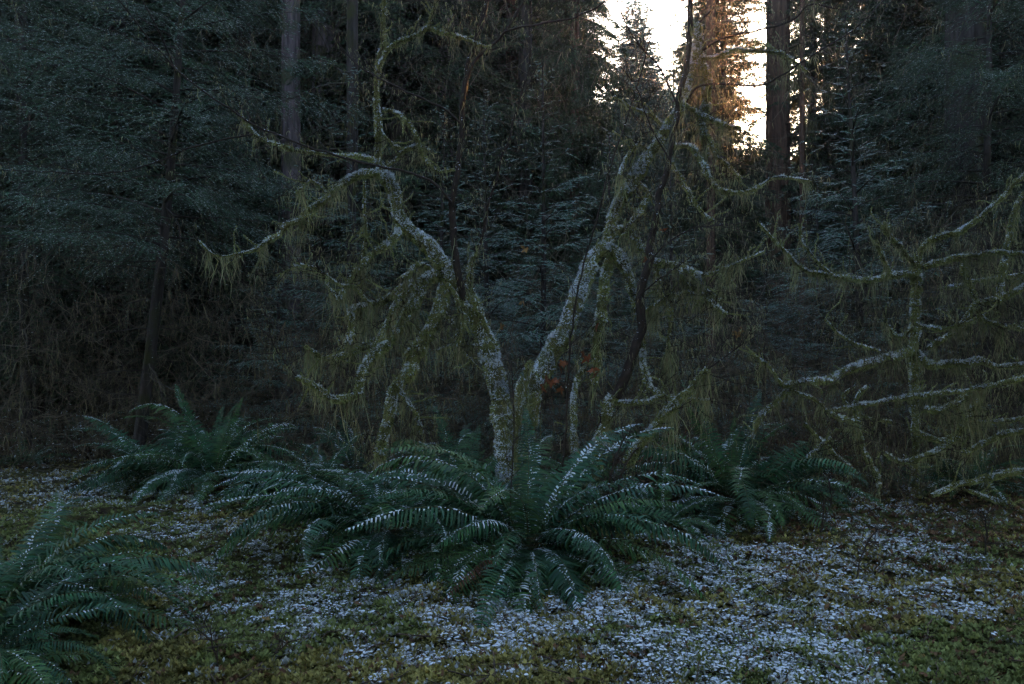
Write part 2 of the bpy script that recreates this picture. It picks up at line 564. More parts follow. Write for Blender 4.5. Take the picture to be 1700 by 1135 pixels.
    if snow > 0:
        sb = MB()
        area = Lm * 2 * math.pi * float(rad.mean() + .004)
        nsn = int(area * 3500 * snow) + int(Lm * 30 * snow)
        p, d, T, r = sample_tube(rng, path, rad, nsn)
        hz = 1 - np.abs(T[:, 2])
        keep = (d[:, 2] > .15 - .5 * (1 - hz)) & (rng.random(nsn) < .85)
        cl = .5 * vnoise(p[:, 0] * 30 + 3, p[:, 2] * 26, 5) + .5 * vnoise(p[:, 1] * 30 + 3, p[:, 2] * 32, 8)
        keep &= cl > .62 - .12 * hz
        p, d, r = p[keep], d[keep], r[keep]
        size = np.minimum(.0022 + .0045 * rng.random(len(p)) ** 1.5, .0022 + r * .35)
        snow_lumps(sb, rng, p + d * (r * .95 + (.009 if mossy > .3 else 0) + .008 * rng.random(len(p)) * (mossy > .3))[:, None] + np.array([0, 0, .002]), d, size)
        if sb.n:
            sb.build('snow_crust', M_SNOW, me)
    return me, path, rad


# ------------------------------------------------------------------ sword ferns
def make_frond(seed, e0, e1, L=1.2, snow=.5, col=(.022, .060, .034), curl=.1, pow_=1.2, brown=False):
    """arching pinnate frond leaving the origin towards +X"""
    rng = np.random.default_rng(seed)
    n = 44
    s = np.linspace(0, 1, n)
    ang = R(e0) + (R(e1) - R(e0)) * s ** pow_
    yaw = curl * s ** 2 * rng.choice([-1, 1])
    ds = L / (n - 1)
    ang = ang + (vnoise(s * 3, s * 0 + seed * .37, 2) - .5) * .35 * s
    twist = rng.normal(0, .35) * s + (vnoise(s * 3, s * 0 + seed * .91, 3) - .5) * .9 * s
    d = np.stack([np.cos(ang) * np.cos(yaw), np.cos(ang) * np.sin(yaw), np.sin(ang)], 1)
    path = np.concatenate([[np.zeros(3)], np.cumsum(d[:-1] * ds, 0)])
    mb = MB()
    tube(mb, path, np.linspace(.0042, .0012, n), (.055, .050, .020) if not brown else (.06, .03, .015), 4, rng)
    # pinnae
    m = int(L * 35)
    t = np.linspace(.16, .995, m)
    prof = np.minimum(1, (t - .10) / .16) ** .6 * np.clip((1.02 - t) / .55, 0, 1) ** .62
    full = .112 * L
    for sgn in (-1, 1):
        k = np.clip(t * (n - 1), 0, n - 1.001); ki = k.astype(int); u = (k - ki)[:, None]
        b = path[ki] * (1 - u) + path[ki + 1] * u
        T = unit(d[ki])
        side = unit(np.cross(T, np.array([0, 0, 1.0]) + 1e-4)) * -sgn
        tw_ = twist[ki][:, None] * sgn
        side = unit(side * np.cos(tw_) + unit(np.cross(side, T)) * np.sin(tw_) * -1)
        N = unit(np.cross(side, T) * sgn * -1); N = N * np.sign(N[:, 2:3] + 1e-6)
        fwd = .28 + .35 * t[:, None] ** 2
        ln = (full * prof * (.9 + .2 * rng.random(m)))[:, None]
        if brown:
            ln = ln * .7
        tilt = rng.normal(.10, .16, (m, 1))
        dirn = unit(side + T * fwd + N * tilt + rng.normal(0, .05, (m, 3)))
        droop = np.array([0, 0, -1.0]) * ln * (.22 + .25 * rng.random((m, 1)))
        wd = T * (.0064 * L * (.85 + .3 * rng.random((m, 1))))
        p0 = b; p1 = b + dirn * ln * .45 + droop * .15; p2 = b + dirn * ln * .8 + droop * .6; p3 = b + dirn * ln + droop * 1.1 + T * ln * .08
        tw = N * (.0022 * rng.normal(0, 1, (m, 1)))
        v = np.stack([p0 - wd * .8, p0 + wd * .9, p1 - wd * 1.05 + tw, p1 + wd + tw, p2 - wd * .7, p2 + wd * .62, p3], 1)
        o = np.arange(m)[:, None] * 7
        c = np.repeat(jitter(rng, col, m, .28, .14), 7, 0)
        mb.add(v.reshape(-1, 3), np.concatenate([o + np.array([[0, 1, 3, 2]]), o + np.array([[2, 3, 5, 4]])]), c)
        mb.n -= m * 7; mb.f3.append(o + np.array([[4, 5, 6]]) + mb.n); mb.m3.append(np.zeros(m, int)); mb.n += m * 7
        # snow lying on the leaflets near the rib
        if snow > 0:
            ns = .6 * vnoise(t * 6 + seed * 3.3, t * 0 + sgn * .8, seed) + .4 * vnoise(t * 17 + seed * 1.3, t * 0 + sgn * 2.8, seed + 1)
            ex = np.clip((ns - (1 - snow) * .60) * 1.8, 0, .8) * (rng.random(m) < .8) * (.5 + .5 * np.cos(ang[ki]) ** 2)
            kp = ex > .08
            if kp.any():
                q0, q1, q2, ww, e = p0[kp], p1[kp], p2[kp], wd[kp], ex[kp][:, None]
                N2 = np.array([0, 0, .0035])
                lm = q0 + (q1 - q0) * np.minimum(1, e * 1.1); ls = q0 + (q2 - q0) * np.minimum(1, e) if False else lm + (q2 - q1) * e * .6
                ww = ww * (.45 + .6 * rng.random((len(q0), 1))); sh = (q1 - q0) * (.35 * rng.random((len(q0), 1))); q0 = q0 + sh
                v = np.stack([q0 - ww * .7 + N2, q0 + ww * .7 + N2, lm - ww * .8 + N2 * 1.6, lm + ww * .75 + N2 * 1.6, ls - ww * .15 + N2, ls + ww * .15 + N2], 1)
                o = np.arange(kp.sum())[:, None] * 6
                mb.add(v.reshape(-1, 3), np.concatenate([o + np.array([[0, 1, 3, 2]]), o + np.array([[2, 3, 5, 4]])]), np.repeat(jitter(rng, SNOWC, int(kp.sum()), .12, .03), 6, 0), 1)
    if snow > 0:
        kk = np.nonzero((rng.random(n * 5) < snow * .6) & (vnoise(np.arange(n * 5) * .12, seed) > .45))[0] / 5.0
        kk = kk[kk > 6]; ki = np.minimum(kk.astype(int), n - 2); u = (kk - ki)[:, None]
        pp = path[ki] * (1 - u) + path[ki + 1] * u + np.array([0, 0, .003])
        snow_lumps(mb, rng, pp, np.tile([0, 0, 1.0], (len(pp), 1)), .003 + .003 * rng.random(len(pp)))
        # last added lumps are material 0: move them to the snow slot
        mb.m4[-1][:] = 1; mb.m3[-1][:] = 1
    return mb.mesh('frond', [M_FERN, M_SNOW], smooth=False)


# kinds: upright, rising arch, wide arch, low drooping, hanging
FR = {}
kinds = {'up': [(86, 55, 1.0), (82, 38, 1.3), (80, 20, 1.5)],
         'rise': [(74, -8, 1.3), (70, -25, 1.25), (66, -2, 1.2), (72, -45, 1.6)],
         'wide': [(56, -30, 1.0), (50, -42, 1.1), (54, -18, 1.0), (46, -55, 1.3)],
         'low': [(38, -45, .8), (30, -30, .9), (34, -62, .9)],
         'hang': [(58, -86, .75), (52, -82, .7), (60, -80, .6)]}
sd_ = 100
for kd, lst in kinds.items():
    for fi, (a, b, pw) in enumerate(lst):
        for sv, sn in ((0, 0), (0, .15), (1, .40), (1, .56)):
            sd_ += 1
            gcol = [(.027, .074, .036), (.024, .063, .036), (.038, .080, .028)][sd_ % 3]
            FR.setdefault((kd, sv), []).append(make_frond(sd_, a, b, 1.2, sn, gcol, .25, pw))
FR[('dead', 0)] = [make_frond(300 + k, 30 - 8 * k, -50, 1.0, .12 * k, (.07, .034, .016), .5, .8, True) for k in range(3)]
FR[('dead', 1)] = FR[('dead', 0)]


def fern(px, py_or_D, seed, plan, size=1.0, snowy=.5, label='', group=None, extra=(), D=None):
    """plan: list of (kind, count, az_min, az_max, scale)  azimuth 0 = image right, -90 = towards the camera"""
    rng = np.random.default_rng(seed)
    D = D or py_or_D
    x, y = D * (px - 850) / F, D
    z = float(height(x, y))
    e = empty('sword_fern', (x, y, z + .02), label, 'fern', group)
    jobs = []
    for kd, cnt, a0, a1, scl in plan:
        cnt = int(cnt * 1.4)
        for k in range(cnt):
            az = a0 + (a1 - a0) * (k + .5) / cnt + rng.normal(0, 12)
            jobs.append((kd, az, scl * (.72 + .45 * rng.random()), rng.normal(0, 14)))
    jobs += [(k, a, s, 0) for k, a, s in extra]
    for kd, az, scl, roll in jobs:
        v = 1 if rng.random() < snowy and kd != 'up' else 0
        me = FR[(kd, v)][rng.integers(0, len(FR[(kd, v)]))]
        o = bpy.data.objects.new('frond', me)
        COL.objects.link(o); o.parent = e
        r0 = .07 * size
        o.location = (math.cos(R(az)) * r0 * rng.random(), math.sin(R(az)) * r0 * rng.random(), 0)
        o.rotation_euler = (R(roll), R(rng.normal(0, 7)), R(az))
        o.scale = (scl * size * (1 if rng.random() < .5 else 1), scl * size * rng.choice([-1, 1]), scl * size)
    # brown scaly rootstock
    mb = MB()
    n = 260
    d = unit(rng.normal(0, 1, (n, 3)) * [1, 1, .6] + [0, 0, .5])
    b = d * .03 * size
    tris_from(b, unit(np.cross(d, rng.normal(0, 1, (n, 3)))) * .008 * size, d * (.07 + .08 * rng.random((n, 1))) * size, jitter(rng, (.045, .024, .014), n, .4, .1), mb)
    mb.build('rootstock', M_LEAF, e)
    return e


G = 'sword ferns with snow dusted fronds'
fern(875, 5.95, 1, [('rise', 10, -20, 200, 1.0), ('wide', 15, 0, 360, 1.0), ('low', 10, 150, 390, .95), ('hang', 8, -165, -15, .9), ('low', 6, -170, -10, 1.0), ('dead', 9, -170, -10, .8)], 1.16, .5,
     'largest sword fern, in the middle foreground below both leaning mossy trunks', G,
     extra=[('up', 84, .86), ('rise', 12, 1.15), ('wide', -12, 1.1), ('wide', 190, 1.15), ('wide', 170, 1.2), ('hang', -95, .95), ('hang', -72, .9), ('wide', -40, .95)])
fern(650, 6.6, 2, [('rise', 4, 40, 160, .8), ('wide', 13, 120, 300, 1.05), ('low', 12, 130, 400, 1.05), ('hang', 5, -170, -30, .8), ('dead', 6, -170, -10, .8)], 1.1, .75,
     'low spreading sword fern left of the big middle fern, reaching left over snowy moss', G,
     extra=[('wide', 185, 1.2), ('wide', 200, 1.2), ('low', 190, 1.25)])
fern(352, 9.4, 3, [('up', 4, 40, 150, .9), ('rise', 11, 0, 200, 1.0), ('wide', 15, 0, 360, 1.0), ('low', 9, 160, 380, 1.0), ('dead', 5, -170, -10, .8)], 1.22, .8,
     'frosted sword fern at the left in front of the dark leaning spruce trunk', G,
     extra=[('wide', 185, 1.2), ('rise', 165, 1.1)])
fern(470, 9.0, 4, [('rise', 5, 0, 180, .8), ('wide', 10, 0, 360, .85), ('low', 9, 170, 370, 1.0), ('dead', 4, -170, -10, .8)], .95, .85,
     'smaller frosted sword fern right beside the left fern, low fronds drooping onto leaf litter', G)
fern(1215, 7.9, 5, [('up', 4, 40, 150, .85), ('rise', 9, -10, 190, .95), ('wide', 14, 0, 360, 1.0), ('low', 8, 170, 380, 1.0), ('hang', 5, -150, -30, .8), ('dead', 6, -170, -10, .8)], 1.2, .5,
     'dark green sword fern right of the middle, in front of the mossy drooping branch', G,
     extra=[('wide', -35, 1.05)])
fern(5, 4.75, 6, [('rise', 5, 0, 130, .9), ('wide', 12, -60, 130, .95), ('low', 9, -110, 60, .95), ('dead', 4, -100, -10, .8)], 1.0, .08,
     'dark sword fern in the lower left corner with long snowless fronds arching right', G,
     extra=[('wide', 25, 1.12), ('wide', 5, 1.1), ('wide', -10, 1.1)])
fern(-60, 3.85, 7, [('rise', 3, 10, 120, .75), ('wide', 9, -70, 90, .8), ('low', 5, -100, 60, .8)], .9, .02,
     'nearest sword fern, cut off by the bottom left corner, almost black', G)
fern(1610, 9.2, 8, [('rise', 5, 0, 180, .8), ('wide', 11, 0, 360, .9), ('low', 7, 160, 380, .9), ('dead', 4, -170, -10, .8)], .9, .5,
     'dim sword fern at the right edge beneath the mossy arching branches', G)
fern(760, 7.7, 9, [('up', 4, 40, 150, .85), ('rise', 8, 0, 200, .9), ('wide', 8, 120, 300, .85)], 1.1, .65,
     'upright sword fern just left of the leaning trunk foot', G)
fern(990, 8.3, 10, [('rise', 5, 0, 180, .7), ('wide', 8, 0, 360, .75)], 1.1, .5,
     'small sword fern between the leaning trunks and the right fern', G)
fern(600, 9.3, 11, [('rise', 7, 0, 180, .85), ('wide', 9, 0, 360, .8)], 1.15, .7,
     'sword fern under the drooping mossy branches left of the middle', G)
fern(1325, 9.6, 12, [('rise', 5, 0, 180, .75), ('wide', 9, 0, 360, .8), ('low', 5, 180, 360, .8)], 1.15, .5,
     'sword fern behind the right fern, below the long snowy mossy branch', G)
fern(105, 13.0, 13, [('rise', 6, 0, 180, .9), ('wide', 9, 0, 360, .95)], 1.1, .6,
     'distant dull sword fern at the far left under the dark trees', G)
fern(40, 11.5, 14, [('rise', 5, 0, 180, .7), ('wide', 8, 0, 360, .8)], .8, .5,
     'dim fern by the left edge of the photo behind the snowy moss', G)

fern(530, 8.3, 15, [('rise', 3, 0, 180, .7), ('wide', 9, 100, 330, .95), ('low', 9, 150, 380, 1.0), ('dead', 4, -170, -10, .8)], .95, .85,
     'frosted low fern between the left ferns and the big middle clump', G)
fern(1100, 7.3, 16, [('rise', 4, 0, 180, .75), ('wide', 9, 0, 360, .85), ('low', 5, 180, 360, .8), ('dead', 4, -170, -10, .8)], .9, .4,
     'sword fern joining the big middle fern to the right fern', G)
fern(795, 6.7, 17, [('rise', 4, 20, 160, .8), ('wide', 8, 100, 300, .95), ('hang', 5, -170, -60, .85), ('dead', 4, -170, -10, .8)], .95, .5,
     'sword fern crowding the left flank of the big middle fern', G)
fern(1290, 8.4, 18, [('rise', 5, 0, 180, .8), ('wide', 9, -60, 200, .95), ('low', 5, 180, 360, .9), ('dead', 3, -170, -10, .8)], .9, .4,
     'sword fern overlapping the right fern on its right side, above snowy litter', G)
fern(270, 9.9, 19, [('rise', 6, 30, 190, .95), ('wide', 9, 60, 330, .95), ('low', 5, 180, 300, .9)], 1.15, .8,
     'frosted fern at the left end of the left fern group', G)
fern(1480, 9.6, 20, [('rise', 4, 0, 180, .7), ('wide', 8, 0, 360, .8)], .8, .6,
     'small dim fern at the foot of the arching maple', G)

# ------------------------------------------------------------------ moss carpet, snow, litter, grass
rng = np.random.default_rng(77)


def view_scatter(rng, n, y0, y1, margin=1.35, power=2.0):
    """positions over the clearing, denser near the camera"""
    u = rng.random(n)
    y = (y0 ** (1 - power) + u * (y1 ** (1 - power) - y0 ** (1 - power))) ** (1 / (1 - power))
    x = (rng.random(n) * 2 - 1) * y * 850 / F * margin
    return x, y


def pix(x, y):
    return 850 + x / y * F, HY + CAMH / y * F


def snow_zone(x, y):
    """where the snow lies: broad patches set by the gaps in the canopy overhead"""
    px, py = pix(x, y)
    z = np.full(len(x), .10)
    for cx, cy, rx, ry, a in [(1330, 930, 200, 75, .75), (1540, 985, 130, 50, .55), (850, 1060, 480, 75, .50), (700, 1000, 260, 50, .30),
                              (150, 775, 330, 60, 1.5), (420, 840, 150, 70, 1.1), (1150, 1010, 240, 60, .4), (1220, 1110, 230, 60, .35),
                              (1430, 815, 110, 25, .6), (520, 800, 110, 25, .4), (1300, 1050, 300, 50, .3), (380, 980, 60, 60, .1)]:
        z = z + a * np.exp(-(((px - cx) / rx) ** 2 + ((py - cy) / ry) ** 2))
    return np.minimum(z, .5) + .24 * np.exp(-(((px - 190) / 300) ** 2 + ((py - 775) / 65) ** 2))


# moss tufts: little domes of leaflets
N = 89000
x, y = view_scatter(rng, N, 3.3, 18, power=1.8)
z = height(x, y)
px, py = pix(x, y)
litter = np.clip((px - 1130) / 250, 0, 1) * np.clip((980 - py) / 120, 0, 1) + .5 * fbm(x * 1.1, y * 1.1, 41)
K = 9
rr = (.012 + .028 * rng.random(N) ** 1.6) * (1 + .03 * (y - 4))
a = rng.random((N, K)) * 6.283
el = rng.normal(.75, .35, (N, K))
dirn = np.stack([np.cos(a) * np.cos(el), np.sin(a) * np.cos(el), np.sin(el)], -1)
c0 = np.stack([x, y, z], 1)
base = c0[:, None] + dirn * rr[:, None, None] * .25
tip = c0[:, None] + dirn * rr[:, None, None] * (1.0 + .5 * rng.random((N, K, 1))) + np.array([0, 0, -.004])
side = unit(np.cross(dirn, np.array([0, 0, 1.0]))) * rr[:, None, None] * .30
warm = fbm(x * .8, y * .8, 21)
bc = np.where((warm > .5)[:, None], np.array([.185, .165, .055]), np.array([.125, .145, .050]))
brown = (rng.random(N) < np.clip(litter - .15, .05, .9) * .7)[:, None]
bc = np.where(brown, np.array([.115, .065, .038]), bc)
zone_ = snow_zone(x, y); nzf = .45 * fbm(x * 1.3, y * 1.3, 55, 3) + .55 * fbm(x * 6, y * 6, 66, 2)
fz = np.clip((zone_ * .85 + nzf * 2.0 - 1.12) * 1.4, 0, .65)
col = (bc[:, None] * (.6 + .8 * rng.random((N, K, 1))) * (1 + .1 * rng.normal(0, 1, (N, K, 1))))
fl_ = (rng.random((N, K)) < fz[:, None] * .6)[..., None]
col = np.where(fl_, np.array([.30, .32, .33]) * (.7 + .5 * rng.random((N, K, 1))), col)
mb = MB()
blades(base.reshape(-1, 3), side.reshape(-1, 3), tip.reshape(-1, 3), np.clip(col.reshape(-1, 3), 0, 1), mb, 0, .55)
tag(mb.build('moss_carpet', M_FLOOR), kind='stuff', label='olive green moss tufts carpeting the forest floor', cat='moss')

# snow caps lie on tufts of moss
zone = snow_zone(x, y)
nz = .45 * fbm(x * 1.3, y * 1.3, 55, 3) + .55 * fbm(x * 6, y * 6, 66, 2)
sel = np.nonzero(zone * .85 + nz * 2.0 - .34 * rng.random(N) > 1.40)[0]
sp = c0[sel] + np.array([0, 0, 1.0]) * rr[sel][:, None] * .78
mb = MB()
reps = 7
for q in range(reps):
    o = rng.normal(0, 1, (len(sel), 3)) * rr[sel][:, None] * np.array([.60, .60, .20])
    keep = rng.random(len(sel)) < .8
    snow_lumps(mb, rng, (sp + o)[keep], np.tile([0, 0, 1.0], (keep.sum(), 1)) + rng.normal(0, .25, (keep.sum(), 3)), rr[sel][keep] * (.05 + .26 * rng.random(keep.sum()) ** 2.8) * np.where(rng.random(keep.sum()) < .03, 1.5, 1), .5)
tag(mb.build('snow_dusting', M_SNOW), kind='stuff', label='thin broken snow lying on the moss tufts', cat='snow')

# leaf litter: fallen maple leaves and needles
N2 = 15000
x, y = view_scatter(rng, N2, 3.3, 16, power=1.7)
px, py = pix(x, y)
pr = .18 + .8 * np.clip((px - 1050) / 250, 0, 1) * np.clip((1040 - py) / 160, 0, 1) + .5 * np.clip((820 - py) / 100, 0, 1)
k = rng.random(N2) < pr
x, y = x[k], y[k]; n = len(x)
c0 = np.stack([x, y, height(x, y) + .012 + .02 * rng.random(n)], 1)
a = rng.random(n) * 6.283
f = np.stack([np.cos(a), np.sin(a), rng.normal(0, .35, n)], 1)
s_ = unit(np.cross(f, [0, 0, 1.0] + rng.normal(0, .35, (n, 3))))
sz = (.012 + .03 * rng.random(n) ** 2)[:, None]
mb = MB()
cc = np.array([(.085, .038, .018), (.11, .060, .028), (.05, .026, .015), (.16, .10, .03)])[rng.choice(4, n, p=[.4, .3, .25, .05])]
cc = cc * (.7 + .6 * rng.random((n, 1)))
for q in (-.9, 0, .9):
    dd = unit(f * math.cos(q) + s_ * math.sin(q)) + rng.normal(0, .15, (n, 3))
    blades(c0, s_ * math.cos(q) * sz * .3 - f * math.sin(q) * sz * .3, c0 + dd * sz * (1.2 if q == 0 else .95), cc, mb, 0, .5)
tag(mb.build('leaf_litter', M_LEAF), kind='stuff', label='brown fallen leaves scattered over the moss', cat='leaves')

# broken twigs lying about
n = 420
x, y = view_scatter(rng, n, 3.3, 13, power=1.8)
mb = MB()
for k in range(n):
    a = rng.random() * 6.283; L = .06 + .5 * rng.random() ** 2.5; m_ = 7
    t = np.linspace(-.5, .5, m_) * L
    qx = x[k] + t * math.cos(a) + rng.normal(0, .008, m_); qy = y[k] + t * math.sin(a) + rng.normal(0, .008, m_)
    tube(mb, np.stack([qx, qy, height(qx, qy) + .022 + .01 * rng.random(m_)], 1), np.linspace(.0045, .0018, m_) * (.5 + rng.random()), (.05, .036, .028), 4, rng)
tag(mb.build('twig_litter', M_TWIG), kind='stuff', label='thin broken twigs lying over the moss', cat='twigs')

# thin grass blades and stalks
N3 = 16000
x, y = view_scatter(rng, N3, 3.3, 14, power=1.9)
k = fbm(x * .9, y * .9, 91) + .15 * rng.random(N3) > .52
x, y = x[k], y[k]; n = len(x)
c0 = np.stack([x, y, height(x, y)], 1)
d = unit(rng.normal(0, 1, (n, 3)) * [1, 1, .3] + [0, 0, .9])
ln = (.03 + .09 * rng.random(n) ** 2)[:, None]
mb = MB()
sd1 = unit(np.cross(d, rng.normal(0, 1, (n, 3)))) * .0015
blades(c0, sd1, c0 + d * ln, jitter(rng, (.085, .085, .030), n, .5, .2), mb, 0, .5, sag=np.array([0, 0, .012]))
tag(mb.build('grass', M_FLOOR), kind='stuff', label='short thin olive grass among the moss', cat='grass')

# ------------------------------------------------------------------ the two leaning mossy maples
T1 = P(845, 872, 7.6); T1[2] = float(height(T1[0], T1[1]))


def tree_root(name, px, D, label, cat='tree', group=None):
    x = D * (px - 850) / F
    return empty(name, (x, D, float(height(x, D)) - .02), label, cat, group)


class Rel:
    """limbs are traced in world space; the parent empty stands at the foot"""
    pass


_limb = limb


def limb(root, name, *a, **k):
    r = _limb(root, name, *a, **k)
    o = r[0]
    off = Vector(root.location)
    o.location = -off
    return r


lt = tree_root('mossy_maple', 843, 7.6, 'leaning mossy maple whose snow-speckled trunk bends up to the left from the middle fern')
S = 1000
D = 7.6
limb(lt, 'trunk', [(842, 890), (843, 800), (840, 730), (834, 690), (820, 615), (804, 562), (783, 509), (762, 478), (740, 448), (716, 413), (693, 392), (669, 371), (657, 345), (655, 318), (637, 288), (626, 266)],
     [44, 42, 40, 37, 36, 33, 30, 30, 30, 28, 25, 26, 20, 22, 24, 14], (7.6, 7.75), 1, 110, .10, 1.9, 8, .3, S, fuzz=1.3)
limb(lt, 'trunk', [(626, 268), (629, 212), (626, 141), (635, 70), (638, 0), (642, -80)], [12, 9, 8, 7], (7.75, 7.6), 1, 50, .10, .4, 10, .35, S + 1, label='thin upright upper trunk')
LB = [
    ([(637, 288), (600, 290), (570, 305), (520, 345), (480, 375), (430, 410), (405, 420), (360, 424), (330, 400)], [14, 12, 9, 3, 2], (7.75, 7.0), 1, 230, .15, .8),
    ([(622, 266), (600, 261), (545, 256), (494, 249), (455, 240), (423, 222), (399, 190)], [8, 7, 6, 4], (7.75, 7.2), 1, 80, .08, .8),
    ([(628, 116), (642, 85), (666, 69), (698, 56), (711, 46), (748, 58), (776, 65), (797, 74)], [8, 8, 6, 3], (7.62, 7.3), 1, 110, .09, .6),
    ([(711, 46), (718, 20), (726, 0), (732, -30)], [4, 3], (7.45, 7.4), 1, 30, .07, .2),
    ([(635, 182), (659, 187), (684, 212), (691, 233), (702, 258), (726, 282), (755, 281)], [6, 5, 3], (7.7, 7.4), 1, 120, .09, .4),
    ([(628, 212), (645, 233), (665, 254), (644, 275)], [5, 4, 6], (7.7, 7.75), 1, 120, .11, .4),
    ([(665, 254), (680, 246), (695, 243), (712, 250)], [8, 5], (7.7, 7.6), 1, 220, .12, .7),
    ([(732, 456), (704, 466), (679, 519), (648, 558), (609, 576), (574, 590), (538, 594), (517, 583), (508, 576)], [24, 22, 18, 10, 8, 7], (7.7, 6.9), 1, 340, .17, .5),
    ([(738, 480), (732, 505), (718, 537), (694, 579), (679, 618), (658, 643), (648, 678), (637, 720), (630, 760)], [26, 24, 22, 18], (7.65, 7.0), 1, 160, .13, .15),
    ([(648, 570), (619, 590), (602, 622), (588, 655), (556, 664), (531, 646), (492, 625)], [16, 15, 13, 8], (7.2, 6.9), 1, 300, .16, .25),
    ([(492, 625), (471, 597), (450, 558), (440, 520)], [3, 1.5], (6.9, 6.8), 0, 20, .06, .2),
    ([(697, 460), (648, 491), (616, 505), (584, 512), (584, 548), (577, 572)], [14, 12, 9], (7.7, 7.1), 1, 420, .22, .3),
    ([(662, 378), (658, 392), (641, 406), (619, 420), (591, 449), (563, 495)], [14, 11, 8], (7.72, 7.1), 1, 300, .20, .3),
    ([(720, 452), (700, 438), (690, 440), (672, 462)], [9, 8], (7.7, 7.4), 1, 340, .16, .9),
    ([(605, 300), (606, 350), (605, 420), (600, 470)], [3, 4, 6], (7.4, 7.3), 1, 120, .14, .1),
    ([(824, 575), (799, 526), (784, 484), (782, 438), (790, 420)], [9, 9, 10, 6], (7.6, 7.4), 1, 120, .10, .6),
    ([(739, 519), (761, 551), (764, 576), (785, 601)], [6, 5, 3], (7.6, 7.4), 1, 120, .08, .9),
    ([(725, 583), (743, 574), (771, 572), (800, 576)], [5, 4], (7.5, 7.55), 1, 160, .10, .9),
    ([(690, 470), (660, 500), (640, 540), (622, 580)], [12, 8], (7.6, 7.2), 1, 420, .22, .1),
    ([(735, 470), (722, 520), (700, 560), (672, 590)], [12, 8], (7.7, 7.3), 1, 400, .20, .1),
    ([(742, 470), (760, 500), (768, 540), (760, 575)], [8, 5], (7.6, 7.4), 1, 420, .20, .1),
    ([(560, 500), (530, 450), (500, 440), (470, 452)], [4, 2.5], (7.1, 6.9), 1, 160, .12, .5),
    ([(616, 505), (590, 480), (560, 470), (540, 455)], [5, 3], (7.3, 7.0), 1, 260, .16, .6),
    ([(570, 305), (545, 320), (520, 300), (490, 320)], [4, 2.5], (7.3, 7.0), 1, 200, .14, .7),
    ([(655, 640), (672, 660), (690, 690), (700, 720)], [8, 6], (7.1, 7.1), 1, 220, .16, .2),
]
for k, (pts, wp, DD, mo, ha, hl, sn) in enumerate(LB):
    limb(lt, 'branch', pts, wp, DD, mo, ha, hl, sn, 7, .35, S + 10 + k)

